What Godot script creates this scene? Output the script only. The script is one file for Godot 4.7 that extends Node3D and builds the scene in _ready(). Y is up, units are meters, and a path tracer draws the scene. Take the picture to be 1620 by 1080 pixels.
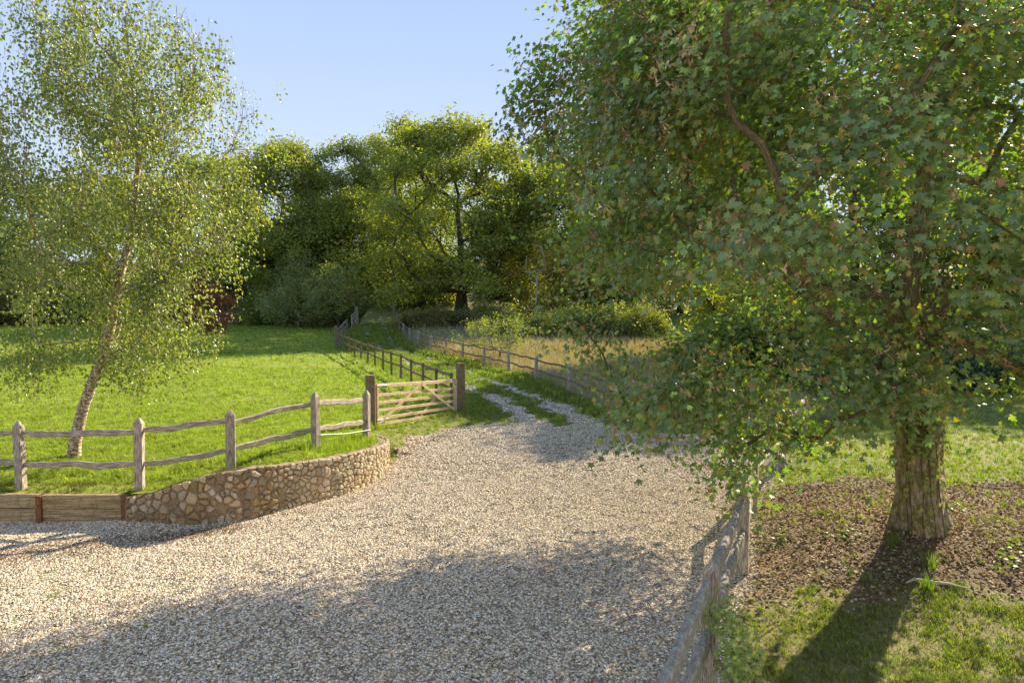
extends Node3D

# ---------------------------------------------------------------- mesh builder
class MB:
	var v := PackedVector3Array()
	var n := PackedVector3Array()
	var uv := PackedVector2Array()
	var c := PackedColorArray()
	var i := PackedInt32Array()
	func tri(a: Vector3, b: Vector3, d: Vector3) -> void:
		var k := v.size()
		v.append(a); v.append(b); v.append(d)
		i.append(k); i.append(k + 1); i.append(k + 2)
	func tri_c(a: Vector3, b: Vector3, d: Vector3, col: Color) -> void:
		tri(a, b, d)
		c.append(col); c.append(col); c.append(col)
	func quad_uv(a: Vector3, b: Vector3, d: Vector3, e: Vector3, ua: Vector2, ub: Vector2, ud: Vector2, ue: Vector2) -> void:
		var k := v.size()
		v.append(a); v.append(b); v.append(d); v.append(e)
		uv.append(ua); uv.append(ub); uv.append(ud); uv.append(ue)
		i.append(k); i.append(k + 1); i.append(k + 2)
		i.append(k); i.append(k + 2); i.append(k + 3)
	func commit() -> ArrayMesh:
		var arr := []
		arr.resize(Mesh.ARRAY_MAX)
		arr[Mesh.ARRAY_VERTEX] = v
		if n.size() == v.size(): arr[Mesh.ARRAY_NORMAL] = n
		if uv.size() == v.size(): arr[Mesh.ARRAY_TEX_UV] = uv
		if c.size() == v.size(): arr[Mesh.ARRAY_COLOR] = c
		arr[Mesh.ARRAY_INDEX] = i
		var m := ArrayMesh.new()
		m.add_surface_from_arrays(Mesh.PRIMITIVE_TRIANGLES, arr)
		return m

class Many:                                   # transforms and colours of a MultiMesh
	var b := PackedFloat32Array()
	var count := 0
	func add(x: Vector3, y: Vector3, z: Vector3, o: Vector3, c: Color) -> void:
		b.append_array(PackedFloat32Array([x.x, y.x, z.x, o.x, x.y, y.y, z.y, o.y, x.z, y.z, z.z, o.z, c.r, c.g, c.b, 1.0]))
		count += 1

var rng := RandomNumberGenerator.new()
var nz := FastNoiseLite.new()
var M := {}
var used_names := {}

# ---------------------------------------------------------------- naming helpers
func numbered(called: String) -> String:
	if not used_names.has(called):
		used_names[called] = 0
		return called
	used_names[called] += 1
	return "%s_%03d" % [called, used_names[called]]

func thing(called: String, label: String, category: String, at := Vector3.ZERO, group := "") -> Node3D:
	var o := Node3D.new()
	o.name = numbered(called)
	add_child(o)
	o.position = at
	tag(o, label, category, group)
	return o

func tag(o: Node, label: String, category: String, group := "") -> void:
	o.set_meta("label", label)
	o.set_meta("category", category)
	if group: o.set_meta("group", group)

func part(called: String, mesh: Mesh, material: Material, parent: Node, at := Vector3.ZERO) -> MeshInstance3D:
	var o := MeshInstance3D.new()
	o.name = called
	o.mesh = mesh
	o.material_override = material
	o.position = at
	parent.add_child(o, true)
	return o

func structure(called: String, mesh: Mesh, material: Material) -> MeshInstance3D:
	var o := MeshInstance3D.new()
	o.name = numbered(called)
	o.mesh = mesh
	o.material_override = material
	o.set_meta("kind", "structure")
	add_child(o)
	return o

func many(called: String, mesh: Mesh, material: Material, inst: Many, parent: Node) -> MultiMeshInstance3D:
	var o := MultiMeshInstance3D.new()
	o.name = called if parent != self else numbered(called)
	var mm := MultiMesh.new()
	mm.transform_format = MultiMesh.TRANSFORM_3D
	mm.use_colors = true
	mm.mesh = mesh
	mm.instance_count = inst.count
	mm.buffer = inst.b
	o.multimesh = mm
	o.material_override = material
	o.set_meta("kind", "stuff")
	parent.add_child(o, true)
	return o

func stuff(called: String, label: String, category: String, mesh: Mesh, material: Material, inst: Many) -> void:
	var o := many(called, mesh, material, inst, self)
	tag(o, label, category)

# ---------------------------------------------------------------- maths helpers
func prof(a: Array, d: float) -> float:
	if d <= a[0][0]: return a[0][1]
	for k in range(1, a.size()):
		if d < a[k][0]:
			var t: float = (d - a[k - 1][0]) / (a[k][0] - a[k - 1][0])
			t = lerpf(t, t * t * (3.0 - 2.0 * t), 0.5)
			return lerpf(a[k - 1][1], a[k][1], t)
	return a[a.size() - 1][1]

func n2(x: float, y: float) -> float:
	return nz.get_noise_2d(x, y)

func rv() -> Vector3:
	return Vector3(rng.randf_range(-1, 1), rng.randf_range(-1, 1), rng.randf_range(-1, 1))

func gauss3() -> Vector3:
	return Vector3(rng.randfn(), rng.randfn(), rng.randfn())

func lin(r: float, g: float, b: float) -> Color:
	return Color(r, g, b)

func srgb(c: Color) -> Color:
	return c.linear_to_srgb()

# ---------------------------------------------------------------- the lie of the land (d is the distance straight ahead, z = -d)
var TRACK := [[0.0, 0.0], [12.0, 0.0], [17.0, 0.1], [21.0, 0.22], [30.0, 0.38], [43.0, 0.65], [47.0, 0.95], [52.0, 1.5], [58.0, 2.3], [65.0, 3.6], [75.0, 5.2], [100.0, 8.0], [140.0, 12.0], [260.0, 22.0]]
var LAWN := [[0.0, 0.40], [11.2, 0.425], [11.7, 0.46], [13.0, 0.58], [16.0, 0.55], [18.0, 0.42], [21.0, 0.34], [30.0, 0.45], [43.0, 0.75], [60.0, 1.3], [70.0, 1.6], [80.0, 2.2], [100.0, 4.5], [140.0, 9.0], [260.0, 20.0]]
var MEADOW := [[0.0, 0.0], [6.0, 0.05], [10.0, 0.15], [14.0, 0.25], [20.0, 0.25], [30.0, 0.36], [36.0, 0.5], [45.0, 1.0], [52.0, 1.7], [60.0, 2.7], [75.0, 4.3], [100.0, 7.0], [140.0, 11.0], [260.0, 21.0]]
var LEFT_LINE := [[0.0, -6.0], [16.0, -3.6], [21.2, -1.75], [22.3, -2.0], [45.0, -11.6], [49.5, -12.3], [54.0, -13.0], [58.0, -13.3], [75.0, -16.0], [260.0, -20.0]]
var RIGHT_LINE := [[0.0, -0.9], [6.03, 1.78], [8.96, 3.09], [12.4, 4.49], [15.2, 6.2], [17.5, 6.4], [19.0, 4.6], [21.5, 3.2], [25.35, 2.14], [29.9, 1.05], [34.8, -1.35], [41.9, -5.0], [46.8, -7.1], [52.0, -8.6], [58.0, -10.0], [75.0, -12.0], [260.0, -14.0]]

func lawn_y(x: float, d: float) -> float:
	var y := prof(LAWN, d) + 0.24 * exp(-((x + 4.3) * (x + 4.3) / 2.2 + (d - 12.2) * (d - 12.2) / 5.0))
	return y + 0.035 * n2(x * 0.35, d * 0.35) + 0.012 * n2(x * 1.7, d * 1.7)

func ground_y(x: float, d: float) -> float:
	var t := prof(TRACK, d)
	var m := prof(MEADOW, d)
	m += 0.3 * exp(-((x - 5.9) * (x - 5.9) / 6.0 + (d - 9.7) * (d - 9.7) / 5.0))
	var xr := prof(RIGHT_LINE, d)
	var y := lerpf(t, m, smoothstep(xr - 0.4, xr + 1.4, x))
	if d > 16.0:
		var xl := prof(LEFT_LINE, d)
		y = lerpf(lawn_y(x, d), y, smoothstep(xl - 0.2, xl + 1.4, x) if d < 22.0 else smoothstep(xl - 1.0, xl + 1.0, x))
	return y + (0.03 * n2(x * 0.4 + 50, d * 0.4) + 0.01 * n2(x * 2.0, d * 2.0 + 30)) * smoothstep(0.0, 1.2, absf(x - xr) + maxf(0, d - 20))

var lawn_poly := PackedVector2Array()
var gravel_poly := PackedVector2Array()

func on_lawn(x: float, d: float) -> bool:
	return Geometry2D.is_point_in_polygon(Vector2(x, d), lawn_poly)

func gy(x: float, d: float) -> float:          # whatever one stands on there
	return lawn_y(x, d) if on_lawn(x, d) else ground_y(x, d)

func at(x: float, d: float, up := 0.0) -> Vector3:
	return Vector3(x, gy(x, d) + up, -d)

var RUT_MID := [[19.0, 1.6], [21.2, 1.0], [24.0, 0.33], [27.0, -0.9], [31.7, -2.7], [38.0, -5.3], [45.0, -8.2], [50.0, -9.9], [58.0, -11.6], [64.0, -12.4]]

func gravel_at(x: float, d: float) -> bool:
	var e := 0.22 * n2(x * 1.3, d * 1.3) + 0.12 * n2(x * 4.0, d * 4.0)
	if d > 17.0 and d < 62.0:
		var mid := prof(RUT_MID, d)
		var w := 0.27 + 0.12 * smoothstep(26.0, 20.0, d) + 0.22 * n2(x * 0.5, d * 0.5)
		if absf(absf(x - mid) - 0.82) < w + e and (d < 20.5 or n2(x * 1.6 + 9, d * 0.7) > -0.42 - 0.4 * smoothstep(26.0, 20.0, d)): return true
	return Geometry2D.is_point_in_polygon(Vector2(x + e, d + e), gravel_poly) and not Geometry2D.is_point_in_polygon(Vector2(x, d), lawn_poly)

# ---------------------------------------------------------------- textures
func noise_img(size: int, sd: int, freq: float, oct := 3) -> PackedByteArray:
	var f := FastNoiseLite.new()
	f.seed = sd
	f.frequency = freq
	f.fractal_octaves = oct
	return f.get_seamless_image(size, size).get_data()

func blend_tex(size: int, sd: int, fa: float, fb: float, cols: Array, gain := 1.0) -> ImageTexture:
	var a := noise_img(size, sd, fa, 4)
	var b := noise_img(size, sd + 7, fb, 2)
	var ramp := []
	for k in 256:
		var t := clampf((k / 255.0 - 0.5) * gain + 0.5, 0, 0.999) * (cols.size() - 1)
		var q := int(t)
		var col: Color = (cols[q] as Color).lerp(cols[mini(q + 1, cols.size() - 1)], t - q)
		col = col.linear_to_srgb()
		ramp.append([int(col.r * 255), int(col.g * 255), int(col.b * 255)])
	var outb := PackedByteArray()
	outb.resize(size * size * 3)
	for p in size * size:
		var r: Array = ramp[(a[p] + b[p]) >> 1]
		outb[p * 3] = r[0]; outb[p * 3 + 1] = r[1]; outb[p * 3 + 2] = r[2]
	var img := Image.create_from_data(size, size, false, Image.FORMAT_RGB8, outb)
	img.generate_mipmaps()
	return ImageTexture.create_from_image(img)

func grain_tex(w: int, h: int, sd: int, fx: float, fy: float, cols: Array, spots := 0.0, spot_col := Color.BLACK) -> ImageTexture:
	var img := Image.create(w, h, false, Image.FORMAT_RGB8)
	nz.seed = sd
	for y in h:
		for x in w:
			var wob := 3.0 * nz.get_noise_2d(x * 0.02, y * 0.02)
			var t := 0.5 + 0.6 * nz.get_noise_2d((x + wob * 1.3) * fx, y * fy) + 0.35 * nz.get_noise_2d(x * fx * 3.1 + 77, y * fy * 2.0)
			t = clampf(t, 0, 0.999) * (cols.size() - 1)
			var q := int(t)
			var col: Color = (cols[q] as Color).lerp(cols[mini(q + 1, cols.size() - 1)], t - q)
			if spots > 0.0:
				var s := 0.6 * nz.get_noise_2d(x * 0.02 + 300, y * 0.016) + 0.5 * nz.get_noise_2d(x * 0.07 + 90, y * 0.06) + 0.55 * nz.get_noise_2d(x * 0.21, y * 0.19 + 400)
				col = col.lerp(spot_col, clampf((s - 0.5 + spots) * 3.0, 0, 1))
			img.set_pixel(x, y, col.linear_to_srgb())
	nz.seed = 11
	img.generate_mipmaps()
	return ImageTexture.create_from_image(img)

func bump_tex(size: int, sd: int, freq: float) -> ImageTexture:
	var f := FastNoiseLite.new()
	f.seed = sd
	f.frequency = freq
	f.fractal_octaves = 4
	return ImageTexture.create_from_image(f.get_seamless_image(size, size))

func mat(col: Color, rough := 0.9, tex: Texture2D = null) -> StandardMaterial3D:
	var m := StandardMaterial3D.new()
	m.albedo_color = col.linear_to_srgb()
	m.roughness = rough
	m.metallic_specular = 0.35
	if tex: m.albedo_texture = tex
	return m

func tri_mat(tex: Texture2D, scale: float, bump: Texture2D = null, depth := 1.0, rough := 0.92) -> StandardMaterial3D:
	var m := mat(Color.WHITE, rough, tex)
	m.uv1_triplanar = true
	m.uv1_world_triplanar = true
	m.uv1_scale = Vector3.ONE * scale
	m.vertex_color_use_as_albedo = true
	if bump:
		m.heightmap_enabled = true
		m.heightmap_texture = bump
		m.heightmap_scale = depth
	return m

func leaf_mat(back: Color, rough := 0.5, spec := 0.5) -> StandardMaterial3D:
	var m := mat(Color.WHITE, rough)
	m.vertex_color_use_as_albedo = true
	m.metallic_specular = spec
	m.cull_mode = BaseMaterial3D.CULL_DISABLED
	m.backlight_enabled = true
	m.backlight = back
	return m

func make_materials() -> void:
	M.ground = tri_mat(blend_tex(512, 3, 0.02, 0.11, [lin(.55, .55, .5), lin(.9, .9, .85), lin(1, 1, .95)], 1.6), 0.7, bump_tex(512, 5, 0.05), 0.9)
	M.lawn = tri_mat(blend_tex(512, 13, 0.03, 0.14, [lin(.5, .6, .45), lin(.85, .9, .8), lin(1, 1, .9)], 1.7), 0.9, bump_tex(512, 15, 0.09), 3.0)
	M.gravel_base = tri_mat(blend_tex(1024, 23, 0.11, 0.22, [lin(.09, .075, .055), lin(.27, .21, .145), lin(.45, .36, .25), lin(.68, .58, .45)], 2.2), 0.55, bump_tex(512, 25, 0.16), 2.5)
	M.stone_chip = mat(Color.WHITE, 0.75); M.stone_chip.vertex_color_use_as_albedo = true
	var silver := [lin(.16, .13, .1), lin(.28, .24, .19), lin(.4, .355, .295), lin(.52, .47, .4)]
	M.oak = mat(Color.WHITE, 0.85, grain_tex(256, 512, 31, 0.09, 0.006, silver))
	M.oak_lichen = mat(Color.WHITE, 0.9, grain_tex(256, 512, 32, 0.09, 0.006, [lin(.2, .17, .13), lin(.29, .25, .2), lin(.36, .32, .265)], 0.24, lin(.42, .45, .39)))
	M.pine = mat(Color.WHITE, 0.75, grain_tex(256, 512, 33, 0.05, 0.004, [lin(.44, .31, .18), lin(.6, .46, .29), lin(.7, .57, .39)], 0.02, lin(.2, .1, .05)))
	M.treated = mat(Color.WHITE, 0.85, grain_tex(256, 512, 34, 0.08, 0.006, [lin(.10, .07, .04), lin(.2, .15, .09), lin(.3, .24, .16)]))
	M.sleeper = mat(Color.WHITE, 0.88, grain_tex(256, 512, 35, 0.06, 0.002, [lin(.2, .14, .075), lin(.36, .27, .15), lin(.46, .36, .22)], 0.22, lin(.17, .15, .07)))
	M.rust = mat(Color.WHITE, 0.85, grain_tex(128, 128, 36, 0.05, 0.05, [lin(.1, .045, .025), lin(.2, .09, .045), lin(.25, .12, .065)]))
	M.mortar = tri_mat(blend_tex(512, 41, 0.03, 0.1, [lin(.18, .14, .085), lin(.34, .27, .18), lin(.46, .39, .28)], 1.6), 1.6, bump_tex(512, 43, 0.06), 2.5)
	M.stone = tri_mat(blend_tex(512, 45, 0.015, 0.08, [lin(.5, .42, .32), lin(.85, .8, .72), lin(1.0, .98, .95)], 1.5), 2.2, bump_tex(512, 47, 0.05), 1.2)
	M.bark = mat(Color.WHITE, 0.95, grain_tex(512, 512, 51, 0.045, 0.02, [lin(.15, .115, .07), lin(.25, .2, .125), lin(.34, .28, .19), lin(.42, .36, .26)], 0.42, lin(.15, .16, .045)))
	M.bark.heightmap_enabled = true
	M.bark.heightmap_texture = bump_tex(512, 53, 0.045)
	M.bark.heightmap_scale = 2.0
	M.bark_dark = mat(lin(.09, .075, .05), 0.95)
	M.bark_grey = mat(lin(.2, .175, .135), 0.95)
	M.bark_pale = mat(lin(.42, .38, .31), 0.9)
	M.birch = mat(Color.WHITE, 0.8, grain_tex(256, 512, 55, 0.022, 0.045, [lin(.14, .09, .055), lin(.34, .25, .17), lin(.6, .5, .39), lin(.74, .67, .58)], 0.36, lin(.2, .12, .07)))
	M.leaf_green = leaf_mat(Color(0.82, 0.92, 0.28), 0.46, 0.65)
	M.leaf_birch = leaf_mat(Color(0.95, 0.95, 0.35), 0.4, 0.6)
	M.leaf_far = leaf_mat(Color(0.95, 1.0, 0.33), 0.5, 0.5)
	M.leaf_dry = leaf_mat(Color(0.5, 0.4, 0.25), 0.85, 0.2)
	M.grass = leaf_mat(Color(0.85, 1.0, 0.25), 0.5, 0.4)
	M.straw = leaf_mat(Color(0.8, 0.7, 0.4), 0.7, 0.3)
	M.steel = mat(lin(.55, .56, .57), 0.4); M.steel.metallic = 0.8
	M.wire = mat(lin(.6, .6, .58), 0.5); M.wire.metallic = 0.5

# ---------------------------------------------------------------- shape helpers
func loft(mb: MB, rings: Array, cap := true, vscale := 1.0) -> void:      # flat faces between rings of equal count
	var vv := 0.0
	var off := rng.randf() * 5.0
	for r in range(rings.size() - 1):
		var a: PackedVector3Array = rings[r]
		var b: PackedVector3Array = rings[r + 1]
		var step := (a[0] - b[0]).length() * vscale
		var m := a.size()
		var u := off
		for k in m:
			var k2 := (k + 1) % m
			var du := (a[k] - a[k2]).length() * vscale * 2.0
			mb.quad_uv(a[k], b[k], b[k2], a[k2], Vector2(u, vv + off), Vector2(u, vv + step + off), Vector2(u + du, vv + step + off), Vector2(u + du, vv + off))
			u += du
		vv += step
	if cap:
		for e in [0, rings.size() - 1]:
			var a: PackedVector3Array = rings[e]
			var mid := Vector3.ZERO
			for p in a: mid += p
			mid /= a.size()
			for k in a.size():
				var k2 := (k + 1) % a.size()
				var q := mb.v.size()
				var tip := a[k2] if e == 0 else a[k]
				var tip2 := a[k] if e == 0 else a[k2]
				mb.v.append(mid); mb.v.append(tip); mb.v.append(tip2)
				for p: Vector3 in [mid, tip, tip2]: mb.uv.append(Vector2((p.x - mid.x) * 2.0 + off, (p.z + p.y - mid.z - mid.y) * 2.0))
				mb.i.append(q); mb.i.append(q + 1); mb.i.append(q + 2)

func section(p: Vector3, x: Vector3, y: Vector3, w: float, h: float, ch: float) -> PackedVector3Array:   # chamfered rectangle
	var a := w * 0.5
	var b := h * 0.5
	var out := PackedVector3Array()
	for q: Vector2 in [Vector2(-a + ch, -b), Vector2(a - ch, -b), Vector2(a, -b + ch), Vector2(a, b - ch), Vector2(a - ch, b), Vector2(-a + ch, b), Vector2(-a, b - ch), Vector2(-a, -b + ch)]:
		out.append(p + x * q.x + y * q.y)
	return out

func post_mesh(h: float, w: float, turn: float, pointed := 0.1, lean := 0.0) -> ArrayMesh:
	var mb := MB.new()
	var x := Vector3(cos(turn), 0, sin(turn))
	var z := Vector3(-sin(turn), 0, cos(turn))
	var l := Vector3(lean, 0, rng.randf_range(-0.01, 0.01))
	var rings := []
	for t in [-0.35, 0.0, 0.3, 0.6, 1.0]:
		var y: float = t if t < 0 else t * (h - pointed)
		var k := w * rng.randf_range(0.96, 1.03)
		rings.append(section(Vector3.UP * y + l * y, x, z, k, w * rng.randf_range(0.96, 1.03), w * 0.1))
	if pointed > 0.02: rings.append(section(Vector3.UP * h + l * h, x, z, w * 0.16, w * 0.16, w * 0.04))
	else: rings.append(section(Vector3.UP * (h + 0.015) + l * h, x, z, w * 0.9, w * 0.9, w * 0.1))
	loft(mb, rings, true, 1.5)
	return mb.commit()

func rail_mesh(a: Vector3, b: Vector3, h: float, w: float, wob: float, taper := 0.6) -> ArrayMesh:     # cleft rail, its own curve
	var mb := MB.new()
	var dir := (b - a).normalized()
	var side := dir.cross(Vector3.UP).normalized()
	var rings := []
	var s1 := rng.randf() * 90.0
	var steps := 12
	for k in steps + 1:
		var t := float(k) / steps
		var e := sin(t * PI)
		var p := a.lerp(b, t) + Vector3.UP * wob * e * (n2(t * 2.4 + s1, 1) * 2.4) + side * wob * e * n2(t * 2.0, s1) * 1.2
		var hh := h * (lerpf(taper, 1.0, minf(1.0, e * 2.2)) + 0.13 * n2(t * 4 + s1, 7))
		var ww := w * (lerpf(taper, 1.0, minf(1.0, e * 2.2)) + 0.13 * n2(t * 4 + s1, 17))
		var tw := 0.12 * n2(t * 1.5, s1 + 3)
		var up := (Vector3.UP - dir * dir.y).normalized()
		rings.append(section(p, side * cos(tw) + up * sin(tw), up * cos(tw) - side * sin(tw), ww, hh, minf(ww, hh) * 0.26))
	loft(mb, rings, true, 1.2)
	return mb.commit()

func bar_mesh(a: Vector3, b: Vector3, h: float, w: float, upv := Vector3.UP) -> ArrayMesh:              # sawn timber
	var mb := MB.new()
	var dir := (b - a).normalized()
	var side := dir.cross(upv).normalized()
	var up := side.cross(dir).normalized()
	var rings := []
	for k in 4:
		rings.append(section(a.lerp(b, k / 3.0), side, up, w, h, minf(w, h) * 0.1))
	loft(mb, rings, true, 1.5)
	return mb.commit()

func tube(mb: MB, pts: PackedVector3Array, rad: PackedFloat32Array, sides: int, vs := 1.0, rough := 0.0) -> void:
	var u := Vector3.RIGHT
	var base := mb.v.size()
	var vlen := 0.0
	for k in pts.size():
		var dir := (pts[mini(k + 1, pts.size() - 1)] - pts[maxi(k - 1, 0)]).normalized()
		if dir.length() < 0.5: dir = Vector3.UP
		u = (u - dir * u.dot(dir))
		if u.length() < 0.1: u = dir.cross(Vector3(0.3, 0.2, 1)).normalized()
		u = u.normalized()
		var w := dir.cross(u)
		if k > 0: vlen += (pts[k] - pts[k - 1]).length()
		for s in sides + 1:
			var an := TAU * s / sides
			var nn := u * cos(an) + w * sin(an)
			var r := rad[k]
			if rough > 0.0: r *= 1.0 + rough * nz.get_noise_3d(cos(an) * 1.3, sin(an) * 1.3 + 9, vlen * 0.9)
			mb.v.append(pts[k] + nn * r)
			mb.n.append(nn)
			mb.uv.append(Vector2(float(s) / sides * maxf(1.0, round(rad[0] * 3.0)), vlen * vs))
	for k in pts.size() - 1:
		for s in sides:
			var a := base + k * (sides + 1) + s
			var b := a + sides + 1
			mb.i.append(a); mb.i.append(b); mb.i.append(a + 1)
			mb.i.append(a + 1); mb.i.append(b); mb.i.append(b + 1)

# ---------------------------------------------------------------- trees
var node_pos := PackedVector3Array()
var node_par := PackedInt32Array()
var node_rad := PackedFloat32Array()
var node_tip := PackedInt32Array()

func grow(trunk: PackedVector3Array, first: int, targets: Array, base_r: float, seg: float, expo := 2.3, reach := 0.3, droop := 0.0) -> void:
	node_pos = PackedVector3Array(); node_par = PackedInt32Array(); node_tip = PackedInt32Array()
	var ln := PackedFloat32Array()
	for k in trunk.size():
		node_pos.append(trunk[k]); node_par.append(k - 1)
		ln.append(0.0 if k == 0 else ln[k - 1] + (trunk[k] - trunk[k - 1]).length())
	var mid := trunk[first]
	targets.sort_custom(func(p, q): return (p - mid).length_squared() < (q - mid).length_squared())
	for t: Vector3 in targets:
		var best := 1e9
		var j := first
		for k in range(first, node_pos.size()):
			var p := node_pos[k]
			var dv := t - p
			var l := dv.length()
			var hd := sqrt(dv.x * dv.x + dv.z * dv.z)
			var cost := l + reach * ln[k] + 1.2 * maxf(0.0, hd * 0.35 - dv.y) * (1.0 - droop)
			if cost < best:
				best = cost; j = k
		var p0 := node_pos[j]
		var dist := (t - p0).length()
		var back := node_par[j]
		var dir := (p0 - node_pos[back]).normalized() if back >= 0 else Vector3.UP
		var c1 := p0 + (dir * 0.6 + Vector3.UP * (0.25 + droop * 0.4)) * dist * 0.42
		var m := clampi(int(ceil(dist / seg)), 2, 9)
		var last := j
		for k in range(1, m + 1):
			var q := float(k) / m
			var p := p0 * (1 - q) * (1 - q) + c1 * 2 * q * (1 - q) + t * q * q
			if k < m: p += rv() * dist * 0.035
			node_pos.append(p); node_par.append(last)
			ln.append(ln[last] + (p - node_pos[last]).length())
			last = node_pos.size() - 1
		node_tip.append(last)
	var acc := PackedFloat32Array()
	acc.resize(node_pos.size())
	var kids := PackedInt32Array()
	kids.resize(node_pos.size())
	for k in range(node_pos.size() - 1, 0, -1):
		if kids[k] == 0: acc[k] = 1.0
		acc[node_par[k]] += acc[k]
		kids[node_par[k]] += 1
	node_rad.resize(node_pos.size())
	for k in node_pos.size(): node_rad[k] = base_r * pow(maxf(acc[k], 0.6) / acc[0], 1.0 / expo)

func limbs(mb: MB, sides: int, min_r: float, trunk_n: int, flare: float, vs := 1.0, rough := 0.0) -> void:
	var big := PackedInt32Array()
	big.resize(node_pos.size()); big.fill(-1)
	for k in range(1, node_pos.size()):
		var p := node_par[k]
		if big[p] < 0 or node_rad[k] > node_rad[big[p]]: big[p] = k
	for k in node_pos.size():
		var p := node_par[k]
		if p >= 0 and big[p] == k: continue
		var pts := PackedVector3Array()
		var rad := PackedFloat32Array()
		if p >= 0:
			pts.append(node_pos[p]); rad.append(minf(node_rad[k] * 1.15, node_rad[p]))
		var q := k
		while q >= 0:
			pts.append(node_pos[q])
			var r := maxf(node_rad[q], min_r)
			if p < 0 and q < trunk_n:
				var h := node_pos[q].y - node_pos[0].y
				r *= 1.0 + flare * exp(-h * 2.6)
			rad.append(r)
			q = big[q]
		if pts.size() < 2: continue
		rad[rad.size() - 1] *= 0.4
		tube(mb, pts, rad, sides if rad[0] > min_r * 4 else 5 if rad[0] > min_r * 1.6 else 4, vs, rough if p < 0 else rough * 0.4)

func leaf_fan(outline: Array, droop: float) -> ArrayMesh:       # outline: angle from the tip in degrees, radius; mirrored
	var mb := MB.new()
	var pts := []
	for k in range(outline.size() - 1, 0, -1): pts.append([-outline[k][0], outline[k][1]])
	for o in outline: pts.append(o)
	var ring := PackedVector3Array()
	for o in pts:
		var an := deg_to_rad(o[0])
		var x: float = sin(an) * o[1]
		var z: float = cos(an) * o[1] + 0.25
		ring.append(Vector3(x, -absf(x) * 0.2 - droop * z * z, z))
	var mid := Vector3(0, 0, 0.25)
	for k in ring.size() - 1: mb.tri(mid, ring[k], ring[k + 1])
	return mb.commit()

func sycamore_leaf() -> ArrayMesh:
	return leaf_fan([[0, .75], [13, .5], [26, .36], [40, .62], [50, .66], [62, .44], [78, .34], [96, .5], [112, .42], [150, .26], [180, .12]], 0.22)

func cluster_mesh(leaves: int, spread: float, size: float, sd: int, flat := 0.7) -> ArrayMesh:
	rng.seed = sd
	var mb := MB.new()
	for k in leaves:
		var p := gauss3() * spread * 0.5
		p.y *= flat
		var x := rv().normalized()
		var y := (rv() + Vector3.UP * 0.6).normalized()
		var z := x.cross(y).normalized()
		x = y.cross(z).normalized()
		var s := size * rng.randf_range(0.6, 1.25)
		var col := Color.WHITE * rng.randf_range(0.75, 1.15)
		var a := p - z * s * 0.5
		var b := p + x * s * 0.28 - y * s * 0.05
		var c := p + z * s * 0.55 + y * s * 0.04
		var d := p - x * s * 0.28 - y * s * 0.05
		mb.tri_c(a, b, c, col); mb.tri_c(a, c, d, col)
	return mb.commit()

func spray_mesh(leaves: int, length: float, size: float, sd: int) -> ArrayMesh:      # hanging birch twig
	rng.seed = sd
	var mb := MB.new()
	for k in leaves:
		var p := Vector3(rng.randfn() * length * 0.16, -length * rng.randf(), rng.randfn() * length * 0.16)
		var z := (Vector3.DOWN * 0.9 + rv() * 0.8).normalized()
		var x := rv().cross(z).normalized()
		var y := z.cross(x)
		var s := size * rng.randf_range(0.7, 1.2)
		var col := Color.WHITE * rng.randf_range(0.8, 1.15)
		var mid := p + z * s * 0.4 + y * s * 0.08
		var l := p + z * s * 0.3 - x * s * 0.36
		var r := p + z * s * 0.3 + x * s * 0.36
		var tip := p + z * s
		mb.tri_c(p, l, mid, col); mb.tri_c(p, mid, r, col); mb.tri_c(l, tip, mid, col); mb.tri_c(mid, tip, r, col)
	for k in 2:
		var e := Vector3(rng.randfn() * 0.03, -length, rng.randfn() * 0.03)
		var w := Vector3(0.0022, 0, 0.001)
		mb.tri_c(Vector3.ZERO - w, Vector3.ZERO + w, e, Color(.3, .2, .3))
	return mb.commit()

func tuft_mesh(blades: int, h: float, spread: float, width: float, sd: int, bend := 0.5) -> ArrayMesh:
	rng.seed = sd
	var mb := MB.new()
	for k in blades:
		var an := rng.randf() * TAU
		var o := Vector3(cos(an), 0, sin(an)) * spread * sqrt(rng.randf())
		var b2 := rng.randf() * TAU
		var lean := Vector3(cos(b2), 0, sin(b2)) * h * bend * rng.randf_range(0.2, 1.0)
		var hh := h * rng.randf_range(0.55, 1.1)
		var side := Vector3(-sin(b2), 0, cos(b2)) * width * 0.5
		var m := o + lean * 0.35 + Vector3.UP * hh * 0.6
		var tip := o + lean + Vector3.UP * hh
		var col := Color.WHITE * rng.randf_range(0.75, 1.2)
		mb.tri_c(o - side, o + side, m + side * 0.7, col); mb.tri_c(o - side, m + side * 0.7, m - side * 0.7, col)
		mb.tri_c(m - side * 0.7, m + side * 0.7, tip, col)
	return mb.commit()

func tint(cols: Array, jitter := 0.2) -> Color:
	var c: Color = cols[rng.randi() % cols.size()]
	var c2: Color = cols[rng.randi() % cols.size()]
	return c.lerp(c2, rng.randf()) * rng.randf_range(1.0 - jitter, 1.0 + jitter)

var far_cluster := []

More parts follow.
